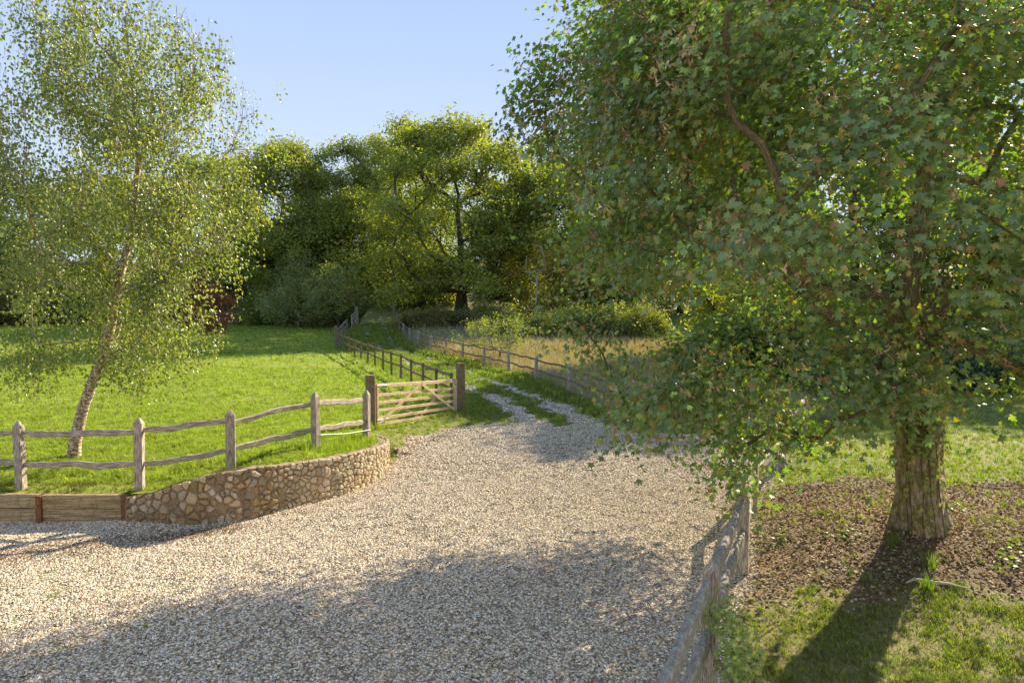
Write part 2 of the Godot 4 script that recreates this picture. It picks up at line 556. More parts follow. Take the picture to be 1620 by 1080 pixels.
# a broad-leaved tree: base on the ground, height, crown half-width, where the crown starts (share of the height)
func tree(called: String, label: String, category: String, x: float, d: float, h: float, r: float, low: float, cols: Array, sd: int, o := {}) -> void:
	rng.seed = sd
	var t := thing(called, label, category, at(x, d, -0.05), o.get("group", ""))
	var bends := Vector3(rng.randfn() * 0.03 * h, 0, rng.randfn() * 0.03 * h) + Vector3(o.get("lean", 0.0), 0, 0)
	var trunk := PackedVector3Array()
	for k in 8:
		var q := k / 7.0
		trunk.append(Vector3(0, q * h * 0.62, 0) + bends * q * q + Vector3(rng.randfn(), 0, rng.randfn()) * 0.006 * h * q)
	var targets := []
	var want: int = o.get("clumps", 60)
	var shape: float = o.get("shape", 2.0)                     # 2: round, lower: pointed
	var tries := 0
	while targets.size() < want and tries < want * 40:
		tries += 1
		var q := rng.randf()
		var y := lerpf(low, 1.0, q)
		var e := pow(maxf(0.0, 1.0 - pow(absf(q - 0.42) / (0.6 if q > 0.42 else 0.62), shape)), 0.6)
		var an := rng.randf() * TAU
		var lob := 1.0 + 0.3 * n2(cos(an) * 1.4 + sd, sin(an) * 1.4 + q * 3.0)
		var rr := r * e * lob * sqrt(rng.randf_range(0.12, 1.0))
		targets.append(Vector3(cos(an) * rr, y * h - r * 0.12, sin(an) * rr) + bends * q)
	grow(trunk, o.get("first", 2), targets, o.get("trunk", h * 0.022), h * 0.06, 2.2, 0.25)
	var mb := MB.new()
	limbs(mb, 7, 0.018, 8, 0.5)
	part("trunk", mb.commit(), o.get("bark", M.bark_dark), t)
	if o.get("bare", false): return
	var inst := Many.new()
	var per: int = int(o.get("per", 60) * 0.42)
	var blob: float = o.get("blob", r * 0.2) * 0.92
	for tip in node_tip:
		var c := node_pos[tip]
		var own := tint(cols, 0.22)
		var bs := blob * rng.randf_range(0.7, 1.25)
		for k in per:
			var p := c + gauss3() * Vector3(bs, bs * 0.62, bs) * 0.6
			var s: float = o.get("leaf", 1.0) * rng.randf_range(0.7, 1.3)
			var yaw := rng.randf() * TAU
			var b := Basis(Vector3.UP, yaw) * Basis(Vector3.RIGHT, rng.randfn() * 0.5)
			inst.add(b.x * s, b.y * s, b.z * s, p, own.lerp(tint(cols, 0.2), 0.45))
	many("crown", far_cluster[sd % far_cluster.size()], o.get("leafmat", M.leaf_far), inst, t)

func bush(called: String, label: String, category: String, x: float, d: float, w: float, h: float, dep: float, cols: Array, sd: int, o := {}) -> void:
	rng.seed = sd
	var t := thing(called, label, category, at(x, d, -0.05), o.get("group", ""))
	var targets := []
	for k in o.get("stems", 26):
		var an := rng.randf() * TAU
		var q := sqrt(rng.randf())
		var top := h * (1.0 - 0.55 * q * q) * rng.randf_range(0.75, 1.05)
		targets.append(Vector3(cos(an) * q * w * 0.5, top * rng.randf_range(0.35, 1.0), sin(an) * q * dep * 0.5))
	grow(PackedVector3Array([Vector3.ZERO, Vector3(0, h * 0.1, 0), Vector3(0, h * 0.2, 0)]), 0, targets, 0.08 + h * 0.012, h * 0.2, 2.2, 0.1)
	var mb := MB.new()
	limbs(mb, 5, 0.012, 3, 0.2)
	part("stems", mb.commit(), o.get("bark", M.bark_dark), t)
	var inst := Many.new()
	var bs: float = o.get("blob", minf(w, h) * 0.2)
	for tip in node_tip:
		var c := node_pos[tip]
		var own := tint(cols, 0.2)
		for k in int(o.get("per", 50) * 0.6):
			var p := c + gauss3() * Vector3(bs, bs * 0.8, bs) * 0.6
			p.y = maxf(p.y, 0.05)
			var s: float = o.get("leaf", 0.6) * rng.randf_range(0.7, 1.3)
			var b := Basis(Vector3.UP, rng.randf() * TAU) * Basis(Vector3.RIGHT, rng.randfn() * 0.5)
			inst.add(b.x * s, b.y * s, b.z * s, p, own.lerp(tint(cols, 0.2), 0.5))
	many("foliage", far_cluster[sd % far_cluster.size()], o.get("leafmat", M.leaf_far), inst, t)

# ---------------------------------------------------------------- the setting
func axis(parts: Array) -> PackedFloat32Array:        # [from, to, step] pieces, joined
	var out := PackedFloat32Array()
	for p in parts:
		var k := int(round((p[1] - p[0]) / p[2]))
		for q in k: out.append(p[0] + (p[1] - p[0]) * q / k)
	out.append(parts[parts.size() - 1][1])
	return out

func litter_at(x: float, d: float) -> float:          # 1 under the sycamore, 0 elsewhere
	var xr := prof(RIGHT_LINE, d)
	if d > 16.0: return 0.0
	var w := 0.5 * n2(x * 0.6 + 20, d * 0.6) + 0.25 * n2(x * 2.5, d * 2.5)
	return smoothstep(7.5, 8.3, d + w + (x - 5.0) * 0.12) * smoothstep(13.3, 12.6, d + w * 0.8) * smoothstep(xr - 0.3, xr + 0.3, x) * smoothstep(12.0, 10.0, x)

func ground_colour(x: float, d: float) -> Color:
	var w := n2(x * 0.25, d * 0.25) + 0.5 * n2(x * 1.1, d * 1.1)
	var grass := lin(.13, .175, .035).lerp(lin(.2, .2, .06), clampf(0.45 + w * 0.5, 0, 1))
	var xr := prof(RIGHT_LINE, d)
	var c := grass
	var dry := smoothstep(xr - 0.2, xr + 0.6, x + w * 0.3) * smoothstep(20.0, 24.0, d + w) * smoothstep(50.0, 47.0, d + w * 2.0 + maxf(0, x - 8) * 0.5) * smoothstep(14.0, 10.0, x)
	c = c.lerp(lin(.41, .37, .23).lerp(lin(.3, .31, .15), clampf(0.4 + w * 0.6, 0, 1)), dry)
	c = c.lerp(lin(.15, .1, .06).lerp(lin(.24, .165, .1), clampf(0.5 + w, 0, 1)), litter_at(x, d))
	if d < 10.5 and x > xr:                                           # worn turf before the litter: soil and dead grass between the tufts
		c = c.lerp(lin(.24, .19, .11).lerp(lin(.17, .17, .06), clampf(0.5 + n2(x * 2.4, d * 2.4) + 0.6 * n2(x * 7.0, d * 7.0), 0, 1)), 0.8 * (1.0 - litter_at(x, d)))
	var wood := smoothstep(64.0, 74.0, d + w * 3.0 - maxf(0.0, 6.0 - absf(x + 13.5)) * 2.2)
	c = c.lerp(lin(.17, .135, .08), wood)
	
	return c

func build_ground() -> void:
	var xs := axis([[-320.0, -60.0, 20.0], [-60.0, -20.0, 2.0], [-20.0, -4.0, 0.5], [-4.0, 10.0, 0.2], [10.0, 24.0, 0.7], [24.0, 60.0, 2.5], [60.0, 320.0, 20.0]])
	var ds := axis([[-60.0, 0.0, 6.0], [0.0, 5.0, 0.5], [5.0, 22.0, 0.2], [22.0, 50.0, 0.6], [50.0, 110.0, 2.0], [110.0, 420.0, 15.0]])
	var mb := MB.new()
	for d in ds:
		for x in xs:
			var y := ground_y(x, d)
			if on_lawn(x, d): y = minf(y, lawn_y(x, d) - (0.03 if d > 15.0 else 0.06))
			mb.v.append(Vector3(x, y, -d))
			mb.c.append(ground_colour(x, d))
	grid_faces(mb, xs.size(), ds.size(), PackedByteArray())
	structure("ground", smooth(mb), M.ground)

func grid_faces(mb: MB, nx: int, nd: int, keep: PackedByteArray) -> void:
	for k in nd - 1:
		for q in nx - 1:
			if keep.size() and not keep[k * (nx - 1) + q]: continue
			var a := k * nx + q
			mb.i.append(a); mb.i.append(a + nx); mb.i.append(a + 1)
			mb.i.append(a + 1); mb.i.append(a + nx); mb.i.append(a + nx + 1)

func smooth(mb: MB) -> ArrayMesh:
	var st := SurfaceTool.new()
	st.create_from(mb.commit(), 0)
	st.generate_normals()
	return st.commit()

func build_lawn() -> void:
	var xs := axis([[-70.0, -24.0, 2.0], [-24.0, -11.0, 0.5], [-11.0, -1.6, 0.1]])
	var ds := axis([[11.25, 22.0, 0.1], [22.0, 46.0, 0.3], [46.0, 76.0, 1.0]])
	var mb := MB.new()
	for d in ds:
		for x in xs:
			mb.v.append(Vector3(x, lawn_y(x, d), -d))
			var w := n2(x * 0.3 + 7, d * 0.3) + 0.5 * n2(x * 1.4, d * 1.4)
			mb.c.append(lin(.28, .35, .04).lerp(lin(.35, .39, .06), clampf(0.5 + w * 0.7, 0, 1)))
	var keep := PackedByteArray()
	for k in ds.size() - 1:
		for q in xs.size() - 1:
			keep.append(1 if on_lawn((xs[q] + xs[q + 1]) * 0.5, (ds[k] + ds[k + 1]) * 0.5) else 0)
	grid_faces(mb, xs.size(), ds.size(), keep)
	structure("lawn", smooth(mb), M.lawn)

func build_gravel() -> void:
	var xs := axis([[-16.0, -9.0, 0.3], [-9.0, 7.0, 0.09]])
	var ds := axis([[1.5, 5.5, 0.4], [5.5, 26.0, 0.09], [26.0, 62.0, 0.2]])
	var mb := MB.new()
	for d in ds:
		for x in xs:
			mb.v.append(Vector3(x, ground_y(x, d) + 0.006, -d))
			mb.c.append(Color.WHITE)
	var keep := PackedByteArray()
	for k in ds.size() - 1:
		for q in xs.size() - 1:
			var cx := (xs[q] + xs[q + 1]) * 0.5
			var cd := (ds[k] + ds[k + 1]) * 0.5
			keep.append(1 if gravel_at(cx, cd) else 0)
	if xs[0] > -20.0:                                  # the far part of the track lies further left
		grid_faces(mb, xs.size(), ds.size(), keep)
	var drive := structure("gravel_drive", smooth(mb), M.gravel_base)
	# loose stones: a few handfuls of chippings, laid over and over
	var chips := []
	for q in 5:
		rng.seed = 700 + q
		var cm := MB.new()
		for k in 15:
			var p := Vector3(rng.randf_range(-.044, .044), 0.006, rng.randf_range(-.044, .044))
			var s := rng.randf_range(0.007, 0.0155)
			var pal := [lin(.6, .48, .32), lin(.44, .33, .2), lin(.72, .63, .48), lin(.19, .165, .135), lin(.45, .4, .33), lin(.57, .45, .29), lin(.32, .275, .22), lin(.82, .75, .63), lin(.5, .37, .22)]
			var col: Color = pal[rng.randi() % pal.size()] * rng.randf_range(0.8, 1.15)
			pebble(cm, p, s, col)
		chips.append(cm.commit())
	var inst := [Many.new(), Many.new(), Many.new(), Many.new(), Many.new()]
	rng.seed = 71
	var d := 5.3
	while d < 30.0:
		var cell := 0.061 if d < 14 else 0.078 if d < 20 else 0.12
		var x := -9.5 if d < 12 else -4.5
		while x < 6.6:
			if absf(x) < d * 0.8 + 0.5:
				var px := x + rng.randf_range(-.5, .5) * cell
				var pd := d + rng.randf_range(-.5, .5) * cell
				if gravel_at(px, pd):
					var an := rng.randf() * TAU
					var s := rng.randf_range(0.85, 1.2) * (1.0 if d < 14 else 1.25 if d < 20 else 1.7)
					var wob := 0.02 * n2(px * 3, pd * 3)
					var col := Color.WHITE * rng.randf_range(0.85, 1.12)
					inst[rng.randi() % 5].add(Vector3(cos(an), 0, sin(an)) * s, Vector3.UP * s, Vector3(-sin(an), 0, cos(an)) * s, Vector3(px, ground_y(px, pd) + 0.004 + wob * 0.3, -pd), col)
			x += cell
		d += cell
	for q in 5: many("loose_stones", chips[q], M.stone_chip, inst[q], drive)

func pebble(mb: MB, p: Vector3, s: float, col: Color) -> void:
	var sx := s * rng.randf_range(0.8, 1.5)
	var sz := s * rng.randf_range(0.7, 1.2)
	var sy := s * rng.randf_range(0.5, 0.9)
	var an := rng.randf() * TAU
	var ring := []
	for k in 6:
		var a := an + TAU * k / 6.0 + rng.randf_range(-.3, .3)
		ring.append(p + Vector3(cos(a) * sx, rng.randf_range(-.3, .3) * sy, sin(a) * sz).rotated(Vector3.UP, an))
	var top := p + Vector3(rng.randf_range(-.3, .3) * sx, sy, rng.randf_range(-.3, .3) * sz)
	var top2 := p + Vector3(rng.randf_range(-.4, .4) * sx, sy * 0.85, rng.randf_range(-.4, .4) * sz)
	for k in 6:
		var q := (k + 1) % 6
		mb.tri_c(ring[k], ring[q], top if k < 3 else top2, col)
		mb.tri_c(ring[k], p - Vector3.UP * sy, ring[q], col)
	mb.tri_c(ring[0], top, top2, col); mb.tri_c(ring[3], top2, top, col)

# ---------------------------------------------------------------- stone wall, sleepers
var WALL := [Vector2(-6.42, 11.17), Vector2(-5.8, 11.1), Vector2(-5.2, 11.08), Vector2(-4.62, 11.2), Vector2(-4.24, 11.54), Vector2(-3.84, 12.05), Vector2(-3.35, 12.62), Vector2(-2.98, 13.3), Vector2(-2.78, 14.1), Vector2(-2.74, 14.75), Vector2(-2.86, 15.35), Vector2(-3.2, 15.75), Vector2(-3.5, 15.9)]
var WALL_TOP := [[0.0, 0.44], [0.4, 0.5], [1.0, 0.7], [1.6, 0.86], [2.1, 0.88], [3.0, 0.8], [4.5, 0.75], [5.3, 0.68], [6.0, 0.62], [7.0, 0.6]]
var wall_pts := PackedVector2Array()
var wall_len := 0.0

func wall_curve() -> void:
	var c := Curve2D.new()
	for k in WALL.size():
		var t: Vector2 = (WALL[mini(k + 1, WALL.size() - 1)] - WALL[maxi(k - 1, 0)]) / 6.0
		c.add_point(WALL[k], -t, t)
	c.bake_interval = 0.02
	wall_len = c.get_baked_length()
	var n := int(wall_len / 0.02)
	for k in n + 1: wall_pts.append(c.sample_baked(wall_len * k / n))

func wall_at(u: float, y: float, depth: float) -> Vector3:
	var f := clampf(u / wall_len, 0, 1) * (wall_pts.size() - 1)
	var k := mini(int(f), wall_pts.size() - 2)
	var p := wall_pts[k].lerp(wall_pts[k + 1], f - k)
	var a := wall_pts[maxi(k - 8, 0)]
	var b := wall_pts[mini(k + 9, wall_pts.size() - 1)]
	var t := (b - a).normalized()
	var nn := Vector2(t.y, -t.x)                      # out of the bank: towards the drive
	p += nn * depth
	return Vector3(p.x, y, -p.y)

func clip(poly: PackedVector2Array, p: Vector2, n: Vector2) -> PackedVector2Array:      # keep the side where (q - p).n < 0
	var out := PackedVector2Array()
	for k in poly.size():
		var a := poly[k]
		var b := poly[(k + 1) % poly.size()]
		var da := (a - p).dot(n)
		var db := (b - p).dot(n)
		if da <= 0: out.append(a)
		if da * db < 0: out.append(a.lerp(b, da / (da - db)))
	return out

func build_wall() -> void:
	wall_curve()
	var w := thing("stone_retaining_wall", "low curved rubble stone retaining wall between lawn and gravel drive", "wall")
	rng.seed = 91
	var core := MB.new()
	var rings := []
	var steps := 90
	for k in steps + 1:
		var u := wall_len * k / steps
		var top := prof(WALL_TOP, u)
		var j := 0.015 * n2(u * 5, 3)
		var r := PackedVector3Array()
		for q: Vector2 in [Vector2(0, -0.3), Vector2(0.005 + j, top * 0.3), Vector2(j, top * 0.7), Vector2(-0.01, top - 0.03), Vector2(-0.06, top - 0.008 + j * 0.5), Vector2(-0.2, top - 0.012 - j), Vector2(-0.3, top - 0.05), Vector2(-0.32, -0.3)]:
			r.append(wall_at(u, q.y, q.x))
		rings.append(r)
	loft(core, rings, true)
	core.uv = PackedVector2Array()
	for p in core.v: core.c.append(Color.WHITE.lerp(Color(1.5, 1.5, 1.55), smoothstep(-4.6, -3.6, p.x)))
	part("mortar", core.commit(), M.mortar, w)
	var sites := []
	var u := 0.05
	while u < wall_len - 0.02:
		var big := u < 2.6
		var top := prof(WALL_TOP, u)
		var step := (0.138 if big else 0.104) * rng.randf_range(0.8, 1.25)
		var v := rng.randf() * 0.06
		while v < top + 0.04:
			sites.append(Vector3(u + rng.randf_range(-.5, .5) * step, v + rng.randf_range(-.45, .45) * step, rng.randf()))
			v += step * rng.randf_range(0.75, 1.1)
		u += step * rng.randf_range(0.85, 1.1)
	sites.sort_custom(func(a, b): return a.x < b.x)
	var warm := [lin(.42, .32, .19), lin(.48, .35, .19), lin(.35, .28, .18), lin(.56, .47, .33), lin(.46, .38, .27), lin(.3, .245, .17)]
	var pale := [lin(.62, .55, .45), lin(.7, .64, .56), lin(.52, .47, .4)]
	var made := 0
	var rest := MB.new()
	for k in sites.size():
		var s: Vector3 = sites[k]
		var c := Vector2(s.x, s.y)
		var poly := PackedVector2Array([c + Vector2(-.16, -.14), c + Vector2(.16, -.14), c + Vector2(.16, .14), c + Vector2(-.16, .14)])
		for q in range(maxi(0, k - 40), mini(sites.size(), k + 40)):
			if q == k: continue
			var o := Vector2(sites[q].x, sites[q].y)
			if (o - c).length() > 0.36: continue
			poly = clip(poly, (o + c) * 0.5 , (o - c).normalized())
			if poly.size() < 3: break
		if poly.size() < 3: continue
		var top := prof(WALL_TOP, s.x)
		var slope := (prof(WALL_TOP, s.x + 0.1) - prof(WALL_TOP, s.x - 0.1)) / 0.2
		poly = clip(poly, Vector2(s.x, top + 0.012), Vector2(-slope, 1).normalized())
		poly = clip(poly, Vector2(s.x, -0.04), Vector2(0, -1))
		poly = clip(poly, Vector2(0.015, 0), Vector2(-1, 0))
		poly = clip(poly, Vector2(wall_len - 0.01, 0), Vector2(1, 0))
		if poly.size() < 3: continue
		var mid := Vector2.ZERO
		for p in poly: mid += p
		mid /= poly.size()
		var area := 0.0
		for q in poly.size(): area += absf((poly[q] - mid).cross(poly[(q + 1) % poly.size()] - mid)) * 0.5
		if area < 0.0025: continue
		if s.x < 2.8 and s.z > 0.95: continue                         # a gap filled with mortar
		var rr := sqrt(area / PI)
		var gap := (0.007 if s.x > 2.8 else 0.01 + 0.01 * s.z) / rr
		var rnd := PackedVector2Array()
		for q in poly.size():
			var a := poly[q]
			var b := poly[(q + 1) % poly.size()]
			rnd.append(a.lerp(b, 0.13)); rnd.append(a.lerp(b, 0.87))
		var proud := rng.randf_range(0.012, 0.05)
		var tilt := Vector2(rng.randf_range(-.12, .12), rng.randf_range(-.12, .12))
		var mbs := MB.new()
		var lay := []
		for st: Vector2 in [Vector2(1.0, -0.02), Vector2(0.97, proud * 0.55), Vector2(0.74, proud + 0.006)]:
			var ring := PackedVector3Array()
			for q in rnd.size():
				var p := mid + (rnd[q] - mid) * (1.0 - gap) * st.x * (1.0 + 0.05 * n2(q * 3.3 + k, st.x * 9))
				ring.append(wall_at(p.x, p.y, st.y + (p - mid).dot(tilt) + 0.004 * n2(q * 2.1, k)))
			lay.append(ring)
		for l in 2:
			for q in rnd.size():
				var q2 := (q + 1) % rnd.size()
				mbs.tri(lay[l][q], lay[l][q2], lay[l + 1][q2]); mbs.tri(lay[l][q], lay[l + 1][q2], lay[l + 1][q])
		var cc := wall_at(mid.x, mid.y, proud + rng.randf_range(0.006, 0.014))
		for q in rnd.size(): mbs.tri(lay[2][q], lay[2][(q + 1) % rnd.size()], cc)
		var is_pale := rng.randf() < (0.3 if s.x < 2.8 else 0.5)
		var col: Color = (pale if is_pale else warm)[rng.randi() % (3 if is_pale else 6)] * rng.randf_range(0.85, 1.15)
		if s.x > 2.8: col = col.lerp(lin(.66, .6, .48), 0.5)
		for q in mbs.v.size(): mbs.c.append(col)
		if made < 300: part("stone", mbs.commit(), M.stone, w)
		else:
			var k0 := rest.v.size()
			rest.v.append_array(mbs.v); rest.c.append_array(mbs.c)
			for q in mbs.i: rest.i.append(q + k0)
		made += 1
	if rest.v.size():
		part("small_stones", rest.commit(), M.stone, w).set_meta("kind", "stuff")
	# moss along the sloping shoulder
	var moss := Many.new()
	for k in 900:
		var uu := rng.randf_range(0.05, 2.0) if k < 600 else rng.randf_range(0.05, 6.0)
		var dep := rng.randf_range(-0.28, 0.01)
		if n2(uu * 2.2, dep * 6) < -0.05: continue
		var p := wall_at(uu, prof(WALL_TOP, uu) - 0.012, dep)
		var s := rng.randf_range(0.5, 1.2)
		moss.add(Vector3.RIGHT * s, Vector3.UP * s * 0.6, Vector3.BACK * s, p, tint([lin(.12, .13, .03), lin(.2, .19, .05), lin(.16, .1, .05)], 0.25))
	many("moss", tuft_mesh(9, 0.03, 0.03, 0.008, 5, 0.9), M.grass, moss, w)

	var b := thing("sleeper_retaining_wall", "two stacked timber sleepers held by brown upright plates beside the stone wall", "retaining wall")
	rng.seed = 93
	for bay in 3:
		var x1 := -6.5 - bay * 1.42
		var x0 := x1 - 1.36
		for row in 2:
			var y := 0.1 + row * 0.235
			var mb := MB.new()
			var rings2 := []
			for k in 9:
				var t := k / 8.0
				rings2.append(section(Vector3(lerpf(x0, x1, t), y + 0.006 * n2(t * 3 + row, bay), -11.3 - bay * 0.02 + 0.008 * n2(t * 4, row + bay * 3)), Vector3.UP, Vector3.BACK, 0.229, 0.14, 0.014))
			loft(mb, rings2, true, 0.9)
			part("sleeper", mb.commit(), M.sleeper, b)
		var pm := MB.new()
		loft(pm, [section(Vector3(x1 + 0.035, -0.2, -11.28), Vector3.RIGHT, Vector3.BACK, 0.09, 0.2, 0.01), section(Vector3(x1 + 0.035, 0.2, -11.28), Vector3.RIGHT, Vector3.BACK, 0.09, 0.2, 0.01), section(Vector3(x1 + 0.035, 0.445, -11.28), Vector3.RIGHT, Vector3.BACK, 0.09, 0.2, 0.01)], true, 2.0)
		part("upright", pm.commit(), M.rust, b)

# ---------------------------------------------------------------- fences and gates
func fence(called: String, label: String, posts: Array, h: float, w: float, rails: Array, rh: float, rw: float, wob: float, pm: Material, rm: Material, sd: int, o := {}) -> Node3D:
	rng.seed = sd
	var f := thing(called, label, "fence")
	var tops := []
	for k in posts.size():
		var p: Array = posts[k]
		var q: Array = posts[mini(k + 1, posts.size() - 1)]
		var e: Array = posts[maxi(k - 1, 0)]
		var turn := atan2(-(q[1] - e[1]), q[0] - e[0])
		var g: float = p[3] if p.size() > 3 else gy(p[0], p[1])
		var hh: float = p[2] if p.size() > 2 and p[2] > 0 else h * rng.randf_range(0.97, 1.03)
		part("post", post_mesh(hh, w, turn, o.get("point", 0.1), rng.randf_range(-.015, .015)), pm, f, Vector3(p[0], g, -p[1]))
		tops.append([Vector3(p[0], g, -p[1]), hh])
	for k in posts.size() - 1:
		for r: float in rails:
			var a: Vector3 = tops[k][0] + Vector3.UP * (tops[k][1] * r + rng.randf_range(-.02, .02))
			var b: Vector3 = tops[k + 1][0] + Vector3.UP * (tops[k + 1][1] * r + rng.randf_range(-.02, .02))
			if o.has("side"):
				var sd2: Vector3 = (b - a).cross(Vector3.UP).normalized() * o.side
				a += sd2; b += sd2
			if wob > 0: part("rail", rail_mesh(a, b, rh * rng.randf_range(0.9, 1.1), rw, wob), rm, f)
			else: part("rail", bar_mesh(a, b, rh, rw), rm, f)
	return f

func field_gate(called: String, label: String, a0: Vector3, a1: Vector3, b0: Vector3, b1: Vector3, m: Material, full: bool, sd: int) -> void:
	# a: bottom and top at one end, b: at the other
	rng.seed = sd
	var g := thing(called, label, "gate")
	var side := (b0 - a0).cross(Vector3.UP).normalized()
	var pos := func(t: float, h: float) -> Vector3: return a0.lerp(a1, h).lerp(b0.lerp(b1, h), t)
	for k in 6:
		var h: float = [0.0, 0.16, 0.36, 0.56, 0.76, 1.0][k]
		part("bar", bar_mesh(pos.call(0.0, h), pos.call(1.0, h), 0.1 if k == 5 else 0.075, 0.06 if k == 5 else 0.03), m, g)
	for t: float in [0.012, 0.985]:
		part("stile", bar_mesh(pos.call(t, -0.05), pos.call(t, 1.06), 0.08, 0.075, side), m, g)
	var f := 0.034
	for br in [[0.02, 0.03, 0.5, 0.97, 1.0], [0.52, 0.97, 0.97, 0.05, 1.0], [0.02, 0.86, 0.5, 0.03, -1.0], [0.52, 0.03, 0.8, 0.76, -1.0]]:
		part("brace", bar_mesh(pos.call(br[0], br[1]) + side * f * br[4], pos.call(br[2], br[3]) + side * f * br[4], 0.075, 0.025, side.cross((b0 - a0).normalized())), m, g)
	if full:
		part("latch_plate", bar_mesh(pos.call(0.9, 1.0) + Vector3.UP * 0.053, pos.call(0.995, 1.0) + Vector3.UP * 0.053, 0.006, 0.07), M.steel, g)
		for h: float in [0.12, 1.0]:
			part("hinge_strap", bar_mesh(pos.call(0.0, h) + side * 0.04 , pos.call(0.12, h) + side * 0.04, 0.045, 0.012), M.steel, g)

func gate_post(label: String, p: Vector3, h: float, w: float, turn: float) -> void:
	var g := thing("gate_post", label, "gate post", p)
	part("shaft", post_mesh(h, w, turn, 0.02), M.treated, g)

func build_fences() -> void:
	# the oak fence round the lawn
	var f := fence("oak_fence", "weathered oak post and rail fence along the lawn above the stone wall", [[-10.6, 11.75, 1.2], [-8.45, 11.6, 1.18], [-6.33, 11.45, 1.24], [-4.98, 11.95, 1.12], [-3.9, 13.45, 1.16], [-3.28, 15.25, 1.15]], 1.2, 0.14, [0.8, 0.36], 0.1, 0.055, 0.017, M.oak, M.oak, 101)
	var wire := MB.new()
	var wa := at(-3.9, 13.45, 0.3) + Vector3(0.09, 0, 0)
	var wb := at(-3.28, 15.25, 0.25) + Vector3(0.09, 0, 0)
	tube(wire, PackedVector3Array([wa, wa.lerp(wb, 0.5) + Vector3(0, -0.03, 0), wb]), PackedFloat32Array([.006, .006, .006]), 5)
	part("wire", wire.commit(), M.wire, f)
	# the new gate standing open along the verge
	gate_post("stout square gate post at the end of the oak lawn fence", Vector3(-3.63, 0.3, -17.4), 1.52, 0.21, 1.1)
	gate_post("weathered square gate post where track fence meets the new gate", Vector3(-1.6, 0.2, -21.2), 1.62, 0.23, 1.1)
	field_gate("field_gate", "new pale pine five bar gate hung between two brown posts", Vector3(-3.52, 0.53, -17.52), Vector3(-3.52, 1.54, -17.52), Vector3(-1.72, 0.33, -20.95), Vector3(-1.72, 1.3, -20.95), M.pine, true, 111)
	# sawn fence up the left side of the track
	var posts := []
	for k in 14:
		var t := k / 13.0
		posts.append([lerpf(-2.0, -11.35, t) + 0.15 * sin(t * 3.0), lerpf(22.3, 44.4, t)])
	fence("track_fence", "brown sawn post and rail fence running up the left of the track", posts, 1.08, 0.09, [0.92, 0.52], 0.085, 0.035, 0.0, M.treated, M.treated, 121, {"point": 0.02, "side": 0.06})
	fence("track_corner_fence", "short fence with tall corner post and sunlit rails by far gate", [[-11.7, 45.2, 1.5], [-12.1, 47.8, 1.15], [-12.5, 50.4, 1.15], [-12.9, 53.2, 1.2]], 1.15, 0.16, [0.9, 0.5], 0.12, 0.05, 0.0, M.treated, M.oak, 123, {"point": 0.02, "side": -0.06})
	# cleft fence on the right of the track
	fence("meadow_fence", "old cleft two rail fence between the grass track and dry meadow", [[4.5, 18.9], [3.2, 21.5], [2.14, 25.35], [1.05, 29.0], [-0.15, 32.2], [-1.4, 34.8], [-2.7, 37.4], [-3.85, 39.8], [-5.0, 42.0], [-6.2, 45.0], [-7.1, 47.2], [-7.9, 49.6], [-8.6, 52.0], [-9.3, 55.0]], 1.12, 0.12, [0.86, 0.46], 0.08, 0.045, 0.03, M.oak, M.treated, 131)
	# near fence on the right of the drive
	fence("drive_fence", "lichened cleft fence beside the gravel drive under the sycamore", [[0.45, 3.2, 1.15, 0.0], [1.78, 6.03, 1.32, 0.0], [3.09, 8.96, 1.1, 0.05], [4.2, 11.7, 1.3, 0.12], [5.85, 14.6, 1.12, 0.15], [7.6, 17.6, 1.1, 0.2]], 1.15, 0.15, [0.86, 0.48], 0.16, 0.085, 0.018, M.oak, M.oak_lichen, 141)
	field_gate("meadow_gate", "weathered wooden gate half hidden behind the low sycamore branches", at(4.62, 18.95, 0.15), at(4.62, 18.95, 1.1), at(7.4, 17.9, 0.15), at(7.4, 17.9, 1.1), M.oak, false, 151)
	# the far gates
	gate_post("dark gate post on the left of the far end of the track", at(-13.2, 58.0), 1.7, 0.26, 0.0)
	gate_post("small gate post on the right of the far end of the track", at(-10.1, 58.4), 1.5, 0.2, 0.0)
	field_gate("open_gate", "grey bar gate swung open along the left of the far track", at(-13.05, 57.8, 0.15), at(-13.05, 57.8, 1.25), at(-12.75, 54.2, 0.15), at(-12.75, 54.2, 1.25), M.oak, false, 153)
	rng.seed = 155
	var low := thing("rail_barrier", "thin low rail closing the track between the two far posts", "rail")
	part("rail", rail_mesh(at(-13.1, 58.1, 0.55), at(-10.1, 58.4, 0.75), 0.12, 0.06, 0.05), M.treated, low)
	fence("paddock_fence", "distant wooden fence under the dark trees beyond the lawn", [[-33.0, 71.5], [-31.2, 71.5], [-29.3, 71.6], [-27.4, 71.8], [-25.6, 72.0], [-23.8, 72.2]], 1.25, 0.16, [0.92, 0.55, 0.2], 0.13, 0.05, 0.0, M.oak, M.oak, 161, {"point": 0.02})
	rng.seed = 163
	var st := thing("leaning_planks", "rusty brown planks leaning on the distant wooden fence", "planks", at(-28.4, 71.0))
	for k in 5:
		part("plank", bar_mesh(Vector3(-0.5 + k * 0.22, 0, 0.5), Vector3(0.1 + k * 0.25, 1.35 + rng.randf_range(-.15, .15), 0.1), 0.16, 0.05, Vector3.BACK), M.rust, st)

